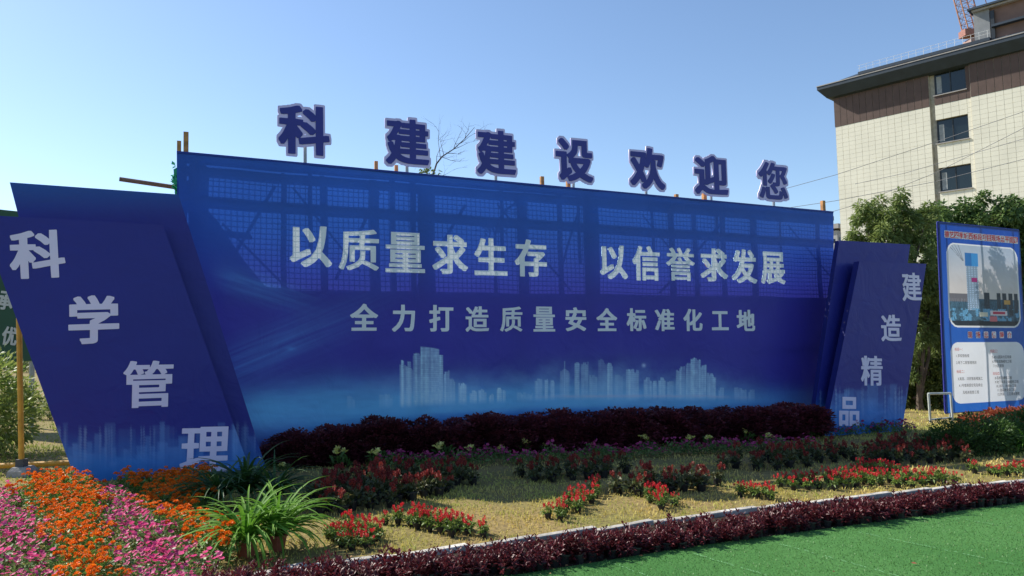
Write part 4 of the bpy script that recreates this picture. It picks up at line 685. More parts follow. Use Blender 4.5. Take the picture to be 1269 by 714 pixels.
bed('petunia_plant', petu, [(138, 612), (160, 632), (188, 655), (222, 680), (256, 722), (262, 750), (150, 750), (137, 690), (124, 650)], .2, 'pink petunia in the carpet between the marigold patch and the marigold strip', 'petunia', 'petunias between the two bands of marigolds')
# red plumed celosias in black pots on the lawn
CB = [
 ('in the round clump beside the strap leaved pots', [(404, 668), (425, 658), (462, 656), (472, 668), (452, 684), (420, 684)], .125),
 ('in the slanting row right of the round clump', [(470, 650), (500, 642), (560, 650), (604, 658), (606, 668), (575, 668), (530, 662), (490, 655)], .14),
 ('in the short row that climbs toward the banner', [(676, 646), (695, 630), (742, 606), (754, 608), (722, 634), (695, 650)], .14),
 ('in the tight bunch at the tip of the right row', [(800, 620), (806, 610), (826, 610), (840, 634), (822, 636), (812, 628)], .14),
 ('in the small group before the long bed', [(908, 614), (925, 608), (962, 616), (955, 622), (925, 619)], .14),
 ('in the long sunny bed before the right panel', [(958, 603), (990, 598), (1080, 592), (1160, 592), (1186, 598), (1180, 603), (1080, 607), (980, 610)], .175),
 ('in the back bump of the long sunny bed', [(1048, 586), (1070, 582), (1112, 582), (1112, 590), (1060, 592)], .16),
 ('in the sunny group before the green bush', [(1224, 589), (1250, 584), (1290, 580), (1290, 588), (1240, 592)], .16),
 ('standing apart between the long bed and the green bush', [(1195, 586), (1206, 583), (1216, 585), (1206, 590)], .17),
]
for lab, poly, st in CB: bed('celosia_plant', cel, poly, st, 'potted celosia with red plumes ' + lab, 'celosia', 'celosias ' + lab, (.62, .8))
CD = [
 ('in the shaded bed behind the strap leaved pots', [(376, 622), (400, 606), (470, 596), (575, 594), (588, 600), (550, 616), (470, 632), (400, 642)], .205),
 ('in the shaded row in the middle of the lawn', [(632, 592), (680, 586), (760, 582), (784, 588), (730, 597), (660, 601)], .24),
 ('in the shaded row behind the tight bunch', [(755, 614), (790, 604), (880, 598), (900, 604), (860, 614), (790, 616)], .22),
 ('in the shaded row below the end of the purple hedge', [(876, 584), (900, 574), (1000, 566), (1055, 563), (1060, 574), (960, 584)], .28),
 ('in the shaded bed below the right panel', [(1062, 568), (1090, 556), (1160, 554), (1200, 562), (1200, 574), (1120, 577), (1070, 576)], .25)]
for lab, poly, st in CD: bed('celosia_plant', celd, poly, st, 'red plumed celosia with shade painted into its colours, ' + lab, 'celosia', 'dusky celosias ' + lab, (.95, 1.3))
# burgundy hedge along the kerb
P = []
for r, (off, st) in enumerate([(.05, 0.), (.145, .05), (.24, .03)]):
    for t, u in along([TE[0] + (TE[0] - TE[1])] + TE, .105, st):
        v = np.array([-u[1], u[0]]); q = t + v * (off + .03 * math.sin(t[0] * 3)) + rng.normal(size=2) * .018
        X, Y = proj((q[0], q[1], gz(*q)))
        if 250 < X < 1310 and Y < 765 and rng.uniform() > .06: P.append(q)
P = np.array(P); 
# keep only in front of turf edge
bed('burgundy_plant', burg, P, 0, 'potted plant with narrow burgundy leaves in the edging row between kerb and turf', 'foliage plant', 'burgundy edging plants between kerb and turf', (.72, .95), .2)
# strap-leaved pots
for i, (x, y, s, lab) in enumerate([(305, 690, 1.0, 'bright green strap leaved plant in a terracotta pot, beside the marigolds'), (343, 682, .98, 'bright green strap leaved plant in a terracotta pot, the one nearer the celosias')]):
    g = ground(x, y); put('strap_leaved_plant', make_strap(95, .4, .66, M_STRAP), g, lab, 'potted plant', 'sunlit strap leaved plants in pots', s, 0)
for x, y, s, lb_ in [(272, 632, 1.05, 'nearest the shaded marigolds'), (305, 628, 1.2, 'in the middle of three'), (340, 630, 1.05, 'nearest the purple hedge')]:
    g = ground(x, y); put('strap_leaved_plant', make_strap(80, .4, .6, M_STRAPD, False), g, 'strap leaved plant in the shade, its green painted darker to match, ' + lb_, 'plant', 'shaded strap leaved plants', s)
# clipped purple hedge shrubs along the banner
sh = [make_shrub(7000, .62, .95, M_PURP, .075, .05) for _ in range(4)]
prof = [(362, 541, 578), (392, 533, 577), (432, 530, 575), (475, 524, 573), (518, 521, 570), (560, 522, 567), (602, 517, 565), (645, 518, 562), (690, 514, 560), (735, 514, 558), (780, 511, 556), (825, 511, 553), (868, 508, 551), (910, 508, 549), (950, 506, 547), (990, 504, 545)]
for i, (x, yt, yb) in enumerate(prof):
    g = ground(x, yb - 3); h = .02 + (yb - 3 - yt) / F * g[1]; rr = .84 * g[1] / 10.5
    t = put('purple_shrub', sh[i % 4], g, 'rounded dark purple leaved shrub in the hedge at the foot of the banner', 'shrub', 'purple hedge shrubs at the foot of the banner', 1.)
    if i == 0: t['label'] = 'end shrub of the dark purple hedge, nearest the broad slanted panel'
    if i == len(prof) - 1: t['label'] = 'end shrub of the dark purple hedge, nearest the narrow slanted panel'
    t.scale = (rr * random.uniform(.9, 1.15), rr, h / .93 * random.uniform(.94, 1.05))
# lily-like yellow flowers and pink petunias in front of it
def make_yellow():
    n = 40; P = stalkcloud(n, .06, .02, .12); D = P * [8, 8, 0] + rng.normal(size=(n, 3)) * .4 + [0, 0, .8]; lf = leaves(P, D, .09, .02, .2)
    q = 36; u = sph(q); u[:, 2] = np.abs(u[:, 2]); k = rng.integers(0, 5, q); c = np.array([[rng.normal() * .05, rng.normal() * .05, rng.uniform(.11, .15)] for _ in range(5)])[k]
    return [('leaves', fastmesh('leaves', *lf, 3, M_GRN)), ('flowers', fastmesh('flowers', *leaves(c, u + [0, 0, .3], .05, .022, .1), 3, M_YEL))]
yl = [make_yellow() for _ in range(3)]
for x, y, s in [(351, 578, .9), (422, 573, 1.7), (469, 570, 1.6), (507, 570, .8), (551, 563, 1.7), (588, 562, 1.4), (620, 558, 1.1), (647, 555, 1.4), (674, 553, .9), (728, 551, .8), (803, 549, 1.4), (852, 547, 1.2), (878, 546, 1.2), (927, 542, 1.5), (949, 543, 1.2), (958, 542, .9)]:
    g = ground(x, y + 9); put('yellow_flower', yl[random.randrange(3)], g, 'pale yellow flower growing in front of the purple hedge', 'flower', 'yellow flowers along the purple hedge', s)
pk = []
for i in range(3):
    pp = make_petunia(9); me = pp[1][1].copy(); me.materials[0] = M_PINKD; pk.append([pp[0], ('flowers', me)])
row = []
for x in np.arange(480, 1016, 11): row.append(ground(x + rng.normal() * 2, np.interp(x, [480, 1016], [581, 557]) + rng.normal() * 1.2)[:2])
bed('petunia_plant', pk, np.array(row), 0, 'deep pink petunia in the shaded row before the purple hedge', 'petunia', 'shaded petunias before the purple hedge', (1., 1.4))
row = [ground(x, np.interp(x, [1000, 1130], [541, 536]) + rng.normal())[:2] for x in np.arange(1000, 1128, 9)]
bed('petunia_plant', pk, np.array(row), 0, 'deep pink petunia at the foot of the panel with 建造精品', 'petunia', 'petunias at the foot of the right panel', (1.1, 1.5))
# right side: dark bushes, strap leaves, red-leaved plants
g1 = [make_shrub(3600, .6, .6, M_GRN, .07, .03) for _ in range(2)]
for x, y, s in [(1180, 562, .8), (1214, 560, .95), (1245, 556, .8), (1282, 552, 1.0)]:
    put('green_shrub', g1[random.randrange(2)], ground(x, y), 'low dark green bush below the information board', 'bush', 'low bushes below the information board', s)
put('strap_leaved_plant', make_strap(70, .4, .6, M_STRAP, False), ground(1272, 562), 'bright strap leaved clump at the sunny edge of the low bushes', 'plant', None, .8)
rd = make_shrub(1500, .45, .4, leafmat('red_leaf', (.30, .05, .03), (.36, .12, .05), .3, 6), .09, .035)
for x, y, s in [(1210, 533, .8), (1244, 531, 1.0), (1275, 528, 1.0)]:
    put('red_leaved_shrub', rd, ground(x, y), 'red leaved plant catching the sun in front of the information board', 'shrub', 'red leaved plants before the board', s)
print('COUNTS', CNT)
# ================================================================ RIGHT: INFORMATION BOARD
def fbox(mb, c, h, ax): mb.box(c, h, ax)
IO = -.9
iq = [wall(1163, 275, IO), wall(1263, 285, IO), wall(1276, 505, IO), wall(1173, 512, IO)]
ib = gw(wall(1220, 515, IO)); board = thing('information_board', ib, 'blue printed information board with a site photograph and a text panel, on steel legs', 'notice board')
itl, itr, ibr, ibl = iq
def ipt(u, v, o=0.): return (itl * (1 - u) + itr * u) * (1 - v) + (ibl * (1 - u) + ibr * u) * v + BN * o
def rrect(u, v, u0, u1, v0, v1, r):      # rounded rectangle mask in aspect-true metres (board about 1.0 x 2.35 of its width)
    A = np.linalg.norm(ibl - itl) / np.linalg.norm(itr - itl); x, y = u, v * A; cx, cy = (u0 + u1) / 2, (v0 + v1) / 2 * A; hx, hy = (u1 - u0) / 2, (v1 - v0) / 2 * A
    d = np.hypot(np.maximum(np.abs(x - cx) - hx + r, 0), np.maximum(np.abs(y - cy) - hy + r, 0)) - r; return d
NXB, NYB = 190, 420
uu, vv = [a.ravel() for a in np.meshgrid(np.linspace(0, 1, NXB + 1), np.linspace(0, 1, NYB + 1))]
def board_print(x, y):
    u, v = uu, vv; c = lin((24, 74, 170)) * (1 - v[:, None]) + lin((44, 110, 200)) * v[:, None]
    c = c * np.where((u < .02) | (u > .98) | (v < .008), .5, 1)[:, None]
    c = np.where((rrect(u, v, .075, .955, .105, .555, .10) < 0)[:, None], lin((232, 232, 236)), c)
    ph = rrect(u, v, .09, .94, .112, .547, .09) < 0; s = (v - .11) / .44
    pc = lin((176, 188, 206)) * (1 - ss(0, .6, s))[:, None] + lin((214, 206, 204)) * ss(0, .6, s)[:, None]
    pc = pc * (.93 + .14 * fbm(u * 6, s * 9, 71))[:, None]
    g = s > .66 + .0 * u; pc = np.where(g[:, None], lin((62, 92, 112)) * (.45 + 1.1 * fbm(u * 34, s * 40, 61)[:, None]), pc)
    pc = np.where(((s > .60) & (s < .70) & (u < .42))[:, None], lin((112, 110, 118)), pc)
    pc = np.where(((u > .30) & (u < .44) & (s > .17) & (s < .80))[:, None], lin((150, 172, 196)) * (.7 + .45 * (np.sin(v * 620) > 0) * (np.sin(u * 190) > -.3))[:, None], pc)
    pc = np.where(((u > .29) & (u < .45) & (s > .10) & (s < .26))[:, None], np.where((u < .37)[:, None], lin((44, 110, 176)), lin((58, 140, 205))), pc)
    pc = np.where(((u > .36) & (u < .43) & (s > .40) & (s < .455))[:, None], lin((150, 40, 110)), pc)
    for a, b in ((.50, .57), (.66, .71), (.73, .78), (.81, .86), (.88, .93)):
        pc = np.where(((u > a) & (u < b) & (s > .58) & (s < .86))[:, None], lin((58, 70, 84)) * (.6 + .5 * fbm(u * 30, s * 30, 4))[:, None], pc)
    blds = (fbm(u * 22, s * 22, 91) > .52) & (s > .78); pc = np.where(blds[:, None], lin((96, 150, 186)), pc)
    pc = np.where(((s > .66) & (s < .92) & (np.sin(u * 300 + 40 * fbm(u * 5, s * 5, 7)) > .6))[:, None], pc * 1.5, pc); pc = np.where((s > .93)[:, None], lin((44, 52, 64)), pc)
    for a, b, p, q, col in ((.57, .78, .80, .86, (222, 214, 222)), (.60, .755, .815, .845, (190, 60, 90)), (.44, .54, .825, .88, (220, 214, 196)), (.56, .65, .875, .94, (214, 120, 130)), (.75, .83, .665, .72, (206, 160, 90))):
        pc = np.where(((u > a) & (u < b) & (s > p) & (s < q))[:, None], lin(col), pc)
    for k in range(4):                       # thin hoist ropes of the printed crane
        l = np.abs((u - .1 - .04 * k) - (s - .02) * (.9 - .2 * k)) < .0035; pc = np.where((l & (s < .2) & (u < .34))[:, None], lin((120, 126, 140)), pc)
    c = np.where(ph[:, None], pc, c)
    c = np.where((rrect(u, v, .075, .965, .635, .955, .09) < 0)[:, None], lin((240, 240, 244)), c)
    return c
printed('board_print', iq, NXB, NYB, board_print, MT['boardcloth'], board, wave=.003)
mb = MB(); A_ = [BU, BN, (0, 0, 1)]
for a, b in ((iq[0], iq[1]), (iq[3], iq[2])): mb.tube(a - BN * .03, b - BN * .03, .02, .02, 6)
for a, b in ((iq[0], iq[3]), (iq[1], iq[2])): mb.tube(a - BN * .03, b - BN * .03, .02, .02, 6)
part('frame', mb, MT['navy'], board)
for u in (.07, .49, .9):
    a = ipt(u, 0, -.06); b = ipt(u, 1, -.06); g = (b[0] + .0, b[1], gz(b[0], b[1])); mb = MB(); mb.tube(a, b, .03 if u == .49 else .022, None, 8); mb.tube(b, g, .03, .03, 8); part('post', mb, MT['galv'], board)
def flat_text(txt, u, v, h, m, name, sp=1., parent=board, center=False, extrude=0):
    cu = bpy.data.curves.new('t', 'FONT'); cu.body = txt; cu.size = 1; cu.space_character = sp; me = tomesh(cu, 0); me.name = name; me.materials.clear(); me.materials.append(m)
    if not len(me.vertices): return
    xs = [q.co.x for q in me.vertices]; wd = max(xs) - min(xs)
    A = np.linalg.norm(itr - itl); e = unit((itr - itl)[None])[0]; dn = unit((ibl - itl)[None])[0]; s = h
    o = ipt(u, v, .010) - (e * wd * s / 2 if center else 0) - np.array(parent.location)
    me.transform(Matrix([[e[0] * s, -dn[0] * s, BN[0], o[0]], [e[1] * s, -dn[1] * s, BN[1], o[1]], [e[2] * s, -dn[2] * s, BN[2], o[2]], [0, 0, 0, 1]])); return link(name, me, parent, kind='stuff'), wd * s
MRED = mat('red_print', s2l((225, 40, 52)), .5, .05); MWHT = mat('white_print', (.78, .76, .8), .5, .05); MINK = mat('ink_print', (.03, .03, .05), .6, .1)
def titleline(txt, u0, u1, v, hh):
    n = len(txt); W = np.linalg.norm(itr - itl); 
    for i, ch in enumerate(txt):
        u = u0 + (u1 - u0) * (i + .5) / n; cw = (u1 - u0) / n * W; mb = MB(); e = unit((itr - itl)[None])[0]; dn = unit((ibl - itl)[None])[0]; c = ipt(u, v, .007); s = min(hh, cw) if n > 8 else hh
        mb.rings([[c + e * cx * min(s, cw) * .53 + dn * cy * hh * .53 for cx, cy in ((-1, -.8), (-.8, -1), (.8, -1), (1, -.8), (1, .8), (.8, 1), (-.8, 1), (-1, .8))]], False)
        mb.f = [tuple(range(8))]; ol = part('character_outline', mb, MWHT, board)
        cu = bpy.data.curves.new('t', 'FONT'); cu.body = ch; cu.offset = .02; me = tomesh(cu, 0); 
        if not len(me.vertices): continue
        V = np.array([q.co[:] for q in me.vertices]); mn, mx = V.min(0), V.max(0); me.materials.clear(); me.materials.append(MRED); me.name = 'character'
        sx = min(s, cw) * .96 / max(mx[0] - mn[0], .5); sy = hh * .94 / max(mx[1] - mn[1], .5); o = c + BN * .003 - e * (mn[0] + mx[0]) / 2 * sx + dn * (mn[1] + mx[1]) / 2 * sy - np.array(board.location)
        me.transform(Matrix([[e[0] * sx, -dn[0] * sy, BN[0], o[0]], [e[1] * sx, -dn[1] * sy, BN[1], o[1]], [e[2] * sx, -dn[2] * sy, BN[2], o[2]], [0, 0, 0, 1]])); link('character', me, board)
titleline('德艺四季城西标段项目现场总平面图', .06, .97, .062, .16)
titleline('现场总体简介', .26, .84, .595, .15)
for txt, u, v, m in [('标段一：', .12, .678, MRED), ('1.学校宿舍楼', .13, .712, MINK), ('2.地下二层管理用房', .13, .748, MINK), ('标段二：', .13, .795, MRED), ('3.高层、洋房宿舍楼施工', .14, .833, MINK), ('4.1号楼高层住宅及商业', .15, .868, MINK), ('及相关配套工程', .19, .905, MINK),
        ('标段三：', .54, .69, MRED), ('5.幼儿园及社区用房', .56, .722, MINK), ('6.场地道路硬化工程', .56, .746, MINK), ('7.小区管网', .57, .77, MINK), ('标段四：', .56, .812, MRED), ('8.塔楼及裙楼工程', .58, .836, MINK), ('9.地下车库主体结构工程', .58, .858, MINK), ('10.消防、给排水工程', .59, .88, MINK), ('11.强弱电安装工程', .6, .902, MINK), ('12.外装、工区绿化景观', .6, .924, MINK)]:
    flat_text(txt, u, v, .08, m, 'text_line')
MT['palegalv'] = mat('pale_steel', (.42, .45, .42), .5, .2, 6)
# low tubular barrier left of the board
bg0 = ground(1153, 522); b = thing('barrier_rail', bg0, 'low pale steel tube rail running from the grass to the information board', 'railing'); mb = MB()
pt = wall(1150.5, 488, -.6); pe = wall(1178, 487.5, -.75)
for q in (pt, pe): part('post', MB().tube(q, (q[0] + .01, q[1], gz(q[0], q[1])), .026, .026, 8), MT['palegalv'], b)
part('rail', MB().tube(pt, pe, .026, .026, 8), MT['palegalv'], b)
q1, q2 = np.array([pt[0], pt[1], gz(*pt[:2]) + .06]), np.array([pe[0], pe[1], gz(*pe[:2]) + .06]); part('rail', MB().tube(q1, q2, .02, .02, 8), MT['palegalv'], b)

# ================================================================ THE APARTMENT BUILDING
dv = np.array([-.934, 1., 0]); dv /= np.linalg.norm(dv); a_ = -dv                     # a_: along the front, coming nearer to the right
nf = np.array([a_[1], -a_[0], 0]); nf = nf if nf[1] < 0 else -nf                       # outward
P0 = at(1180, 200, 45.)
def fac(x, y, off=0.): d = ray(x, y); return EYE + d * (((P0 + nf * off - EYE) @ nf) / (d @ nf))
C0 = fac(1035, 150); C0 = np.array([C0[0], C0[1], 0.])
def fs(x, y, off=0.): p = fac(x, y, off); return (p - C0) @ a_, p[2]
def B(s, z, o=0.): return C0 + a_ * s + nf * o + np.array([0, 0, z])
bl = thing('apartment_building', B(7, -1.6, -5), 'apartment building with cream tiled walls under a brown band and wide dark eaves', 'building')
zc = fs(1035, 158)[1]; zs = fs(1035, 121.5)[1]; Ls = 15.; Dp = 12.
AX = [a_, nf, (0, 0, 1)]
M_TILE = mat('cream_tile', (.78, .745, .61), .5, .07, .5, .05, spec=.3, detail=6); M_JOINT = mat('tile_joint', (.48, .45, .37), .9, .2, 5)
M_BROWN = mat('brown_panel', (.105, .068, .056), .7, .12, 2.5, .1, rnd=.06); M_EAVE = mat('eave_slate', (.030, .045, .065), .6, .15, 2); M_EDGE = mat('eave_edge', (.35, .33, .31), .6, .1, 3)
M_GLASS = mat('window_glass', (.012, .02, .022), .06, .1, 2, spec=.6); M_FRAME = mat('window_frame', (.03, .035, .04), .4, .1); M_ROOM = mat('curtain', (.30, .32, .32), .8, .25, 4)
print('BLD zc zs', zc, zs)
wins = []
for (x0, x1, ya, yb, yc_, yd) in [(1158, 1195, 91, 119, 82, 111), (1161, 1199, 149, 178, 140, 171), (1165, 1204, 207, 238, 199.5, 232)]:
    s0, z0 = fs(x0, yb); _, z1 = fs(x0, ya); s1, _ = fs(x1, yc_); wins.append((s0, s1, z0, z1)); print('WIN', s0, s1, z0, z1)
st = (wins[0][2] - wins[2][2]) / 2; ws0 = np.mean([q[0] for q in wins]); ws1 = np.mean([q[1] for q in wins]); wh = np.mean([q[3] - q[2] for q in wins])
zb = wins[0][2]; WZ = [zb - k * st for k in range(5)]
# wall: strips around the window column
sg = ws0 - .28                                     # groove at the left of the windows
mb = MB()
def wb(s0, s1, z0, z1, o0=-.35, o1=0.):
    mb.box(B((s0 + s1) / 2, (z0 + z1) / 2, (o0 + o1) / 2), ((s1 - s0) / 2, (o1 - o0) / 2, (z1 - z0) / 2), AX)
wb(0, sg, -1.5, zs); wb(sg, ws0, -1.5, zs, -.35, -.22); wb(ws1, Ls, -1.5, zs)
zz = [-1.5] + sum([[z, z + wh] for z in WZ[::-1]], []) + [zs]
for k in range(0, len(zz), 2): wb(ws0, ws1, zz[k], zz[k + 1])
mb.box(B(.175, (zs - 1.5) / 2, -Dp / 2 - .2), (.175, Dp / 2 - .2, (zs + 1.5) / 2), AX)
mb.box(B(Ls / 2, (zs - 1.5) / 2, -Dp), (Ls / 2, .17, (zs + 1.5) / 2), AX); mb.box(B(Ls - .175, (zs - 1.5) / 2, -Dp / 2 - .2), (.17, Dp / 2 - .25, (zs + 1.5) / 2), AX)
part('wall', mb, M_JOINT, bl)
mb = MB(); tw, th_ = .42, .29; sb = ws1 + .25       # right of sb the front steps out a little
def tiles(s0, s1, z0, z1, o):
    n = max(1, round((s1 - s0) / tw)); m = max(1, round((z1 - z0) / th_)); w_, h_ = (s1 - s0) / n, (z1 - z0) / m
    for j in range(m):
        for i in range(n):
            mb.box(B(s0 + (i + .5) * w_, z0 + (j + .5) * h_, o + .012 + random.uniform(-.002, .003)), (w_ / 2 - .0065, .012, h_ / 2 - .0045), AX)
tiles(.02, sg - .01, 1.0, zc, 0); tiles(sb, Ls, 1.0, zc, .12)
mb2 = mb; mb = MB(); wb(sb - .01, Ls + .01, -1.5, zs, 0.002, .12); part('front_step', mb, M_JOINT, bl); mb = mb2
zl = [1.0] + sum([[z, z + wh] for z in WZ[::-1] if z > 1], [])
for k in range(0, len(zl) - 1, 2):
    if zl[k + 1] > zl[k] + .2: tiles(ws0, ws1, zl[k], min(zl[k + 1], zc), 0)
tiles(ws0, ws1, WZ[1] + wh, zc, 0) if zl[-1] < zc else None
tiles(ws1, sb - .02, 1.0, zc, 0)
o = part('wall_tiles', mb, M_TILE, bl); o['kind'] = 'stuff'
def panels(s0, s1, z0, z1, o, w_=.42):
    n = max(1, round((s1 - s0) / w_)); q = (s1 - s0) / n
    for i in range(n): part('cladding_panel', MB().box(B(s0 + (i + .5) * q, (z0 + z1) / 2, o + .02), (q / 2 - .012, .02, (z1 - z0) / 2 - .005), AX), M_BROWN, bl)
panels(-.03, sg - .01, zc, zs, 0); panels(sb, Ls, zc, zs, .12); panels(ws1, sb - .02, zc, zs, 0, .3)
panels(ws0, ws1, zc, WZ[0], 0) if WZ[0] > zc else None
panels(ws0, ws1, WZ[0] + wh, zs, 0)
for z in WZ:
    wn = link('window', None, bl); 
    part('glass', MB().box(B((ws0 + ws1) / 2, z + wh / 2, -.2), ((ws1 - ws0) / 2, .01, wh / 2), AX), M_GLASS, wn)
    fr = MB(); mid = (ws0 + ws1) / 2
    for s0, s1, z0, z1 in ((ws0, ws0 + .06, z, z + wh), (ws1 - .06, ws1, z, z + wh), (ws0 + .06, ws1 - .06, z, z + .06), (ws0 + .06, ws1 - .06, z + wh - .06, z + wh), (mid - .03, mid + .03, z + .06, z + wh - .06)):
        fr.box(B((s0 + s1) / 2, (z0 + z1) / 2, -.165), ((s1 - s0) / 2, .022, (z1 - z0) / 2), AX)
    part('frame', fr, M_FRAME, wn)
    part('sill', MB().box(B(mid, z - .03, .03), ((ws1 - ws0) / 2 + .05, .07, .03), AX), M_EDGE, wn)
    part('curtain', MB().box(B(ws0 + .25, z + wh * .45, -.185), (.14, .003, wh * .36), AX), M_ROOM, wn)
# eaves: sloping soffit and slate coloured fascia
oh = .8; zt = fs(1017, 106, oh)[1]; print('eave', zt, zs)
mb = MB(); S0, S1 = -oh, Ls + oh
def ring(o, z, t=0): return [B(-o, z, o), B(Ls + o, z, o), B(Ls + o, z, -Dp - o), B(-o, z, -Dp - o)]
mb.rings([ring(.0, zs - .05), ring(.35, zs + .02), ring(oh, zt - .28), ring(oh, zt - .06)]); part('eave', mb, M_EAVE, bl)
mb = MB(); mb.rings([ring(oh + .03, zt - .06), ring(oh + .03, zt), ring(oh - .3, zt + .03)]); part('eave_edge', mb, M_EDGE, bl)
mb = MB(); mb.rings([ring(oh - .35, zt + .03), ring(-1.6, zt + 1.0)]); part('roof', mb, M_EAVE, bl)
# raised roof slab with the white safety rail
r0 = fs(1063, 89, -.2); r1 = fs(1226, 44, -.2); print('roof slab', r0, r1)
zr = r0[1]
mb = MB(); mb.box(B((r0[0] + r1[0]) / 2, zr - .12, -1.2), ((r1[0] - r0[0]) / 2, 1.0, .10), AX); part('roof_slab', mb, M_EAVE, bl)
rail = link('roof_rail', None, bl)
for k in range(18):
    s = r0[0] + .1 + (r1[0] - r0[0] - .2) * k / 17; part('rail_post', MB().tube(B(s, zr - .03, -.25), B(s, zr + .42, -.25), .011, .011, 5), MT['whitepaint'], rail)
for h in (.22, .42): part('rail_bar', MB().tube(B(r0[0], zr + h, -.25), B(r1[0], zr + h, -.25), .010, .010, 5), MT['whitepaint'], rail)
# penthouse on the roof at the right
p0 = fs(1209, 30, -.6); print('pent', p0, fs(1209, 16, -.6), fs(1269, 2, -.6))
zp = fs(1209, 18, -.6)[1]; s0 = p0[0]
M_PENT = mat('penthouse_panel', (.20, .125, .10), .7, .12, 2, .1)
pent = link('penthouse', None, bl)
part('penthouse_wall', MB().box(B(s0 + 5, (zt + zp) / 2, -3.6), (5, 3., (zp - zt) / 2 + .2), AX), M_PENT, pent)
part('corner_pier', MB().box(B(s0 + .35, (zt + zp) / 2, -.56), (.42, .06, (zp - zt) / 2 + .15), AX), mat('grey_render', (.24, .25, .26), .8, .1, 3), pent)
part('downpipe', MB().box(B(s0 + .92, (zt + zp) / 2, -.5), (.10, .06, (zp - zt) / 2 - .1), AX), M_FRAME, pent)
part('penthouse_cornice', MB().box(B(s0 + 4.9, zp + .26, -3.5), (5.2, 3.35, .06), AX), M_EAVE, pent)
part('penthouse_ledge', MB().box(B(s0 + 5.0, zp + .14, -3.5), (5.1, 3.2, .06), AX), M_EDGE, pent)
zq = fs(1229, 33, -.4)[1]; sq = fs(1229, 33, -.4)[0]; part('sunshade', MB().box(B(sq + 4.5, zq, -.42), (4.5, .2, .07), AX), M_EAVE, pent)
# tower crane behind
M_CR = mat('crane_red', (.30, .13, .10), .6, .2, 5); M_CRY = mat('crane_paint', (.34, .22, .19), .6, .2, 5)
cb = at(1206, 44, 78); ct = at(1186, -30, 78); cr = thing('tower_crane', (cb[0], cb[1], gz(cb[0], cb[1])), 'red lattice tower crane jib rising behind the roof penthouse', 'crane')
ax = unit((ct - cb)[None])[0]; sd_ = unit(np.cross(ax, [0, 1, 0])[None])[0]; bd = np.cross(ax, sd_); Lc = np.linalg.norm(ct - cb); hw = .68
cors = [(-1, -1), (1, -1), (1, 1), (-1, 1)]
for i, (p, q) in enumerate(cors): part('chord', MB().tube(cb + sd_ * p * hw + bd * q * .5, ct + sd_ * p * hw + bd * q * .5, .07, .07, 5), M_CR if p < 0 else mat('crane_orange', (.42, .20, .12), .6, .2, 5), cr)
mb = MB(); N_ = 9
for k in range(N_):
    t0, t1 = cb + ax * Lc * k / N_, cb + ax * Lc * (k + 1) / N_
    for i in range(4):
        a, b2 = cors[i], cors[(i + 1) % 4]; mb.tube(t0 + sd_ * a[0] * hw + bd * a[1] * .5, t1 + sd_ * b2[0] * hw + bd * b2[1] * .5, .03, .03, 4); mb.tube(t0 + sd_ * a[0] * hw + bd * a[1] * .5, t0 + sd_ * b2[0] * hw + bd * b2[1] * .5, .03, .03, 4)
part('lacing', mb, M_CRY, cr, kind='stuff')
part('counterweight', MB().box(cb + [-.3, 0, .2], (.9, .6, .35), np.eye(3)), M_CR, cr)
part('mast', MB().box((cb[0], cb[1], (cb[2] + gz(cb[0], cb[1])) / 2 - .3), (.7, .7, (cb[2] - gz(cb[0], cb[1])) / 2 - .2), np.eye(3)), M_CRY, cr)
part('pendant_line', MB().tube(at(1219, -8, 78), at(1224, 10, 78), .05, .05, 4), M_CR, cr); 
# low building beyond, only a corner shows
f0 = at(1037, 279, 70); f1 = at(1070, 279, 74)
lb = thing('far_building', (f0[0] + 3, f0[1] + 4, gz(f0[0], f0[1])), 'pale low building just visible between the banner and the cream building', 'building')
M_FAR = mat('far_wall', (.36, .36, .36), .8, .1, 2); u_ = unit((f1 - f0)[None])[0]; u_[2] = 0; v_ = np.array([-u_[1], u_[0], 0]); hz0 = f0[2]; axf = [u_, v_, (0, 0, 1)]; c = f0 + u_ * 3 + v_ * 3
part('wall', MB().box((c[0], c[1], hz0 / 2 - .4), (3, 3, hz0 / 2 - .1), axf), M_FAR, lb); part('roof', MB().box((c[0], c[1], hz0 - .1), (3.25, 3.25, .22), axf), M_EDGE, lb)
for z in (hz0 - 1.7, hz0 - 4.6): part('window', MB().box((c[0] - v_[0] * 3 - u_[0] * 2.2, c[1] - v_[1] * 3 - u_[1] * 2.2, z), (.45, .05, .55), axf), M_GLASS, lb)
# overhead cables
M_CAB = mat('cable', (.16, .16, .17), .6, .1)
for i, (pts, lab) in enumerate([([(948, 262, 34), (1035, 249, 32), (1160, 225, 30), (1290, 192, 27)], 'lowest thin overhead cable crossing before the cream building'), ([(940, 243, 34), (1035, 217, 32), (1160, 176, 30), (1290, 131, 27)], 'second thin overhead cable crossing before the cream building'), ([(985, 276, 34), (1060, 254, 32), (1160, 214, 30), (1290, 148, 27)], 'thin overhead cable crossing the other cables before the cream building'), ([(1060, 228, 34), (1120, 215, 32), (1200, 192, 30), (1290, 166, 27)], 'short thin overhead cable between the two long ones')]):
    P = [at(*q) for q in pts]; mb = MB(); mb.path(P, [.011] * 4, 5); t = thing('overhead_cable', P[0], lab, 'cable'); part('wire', mb, M_CAB, t)

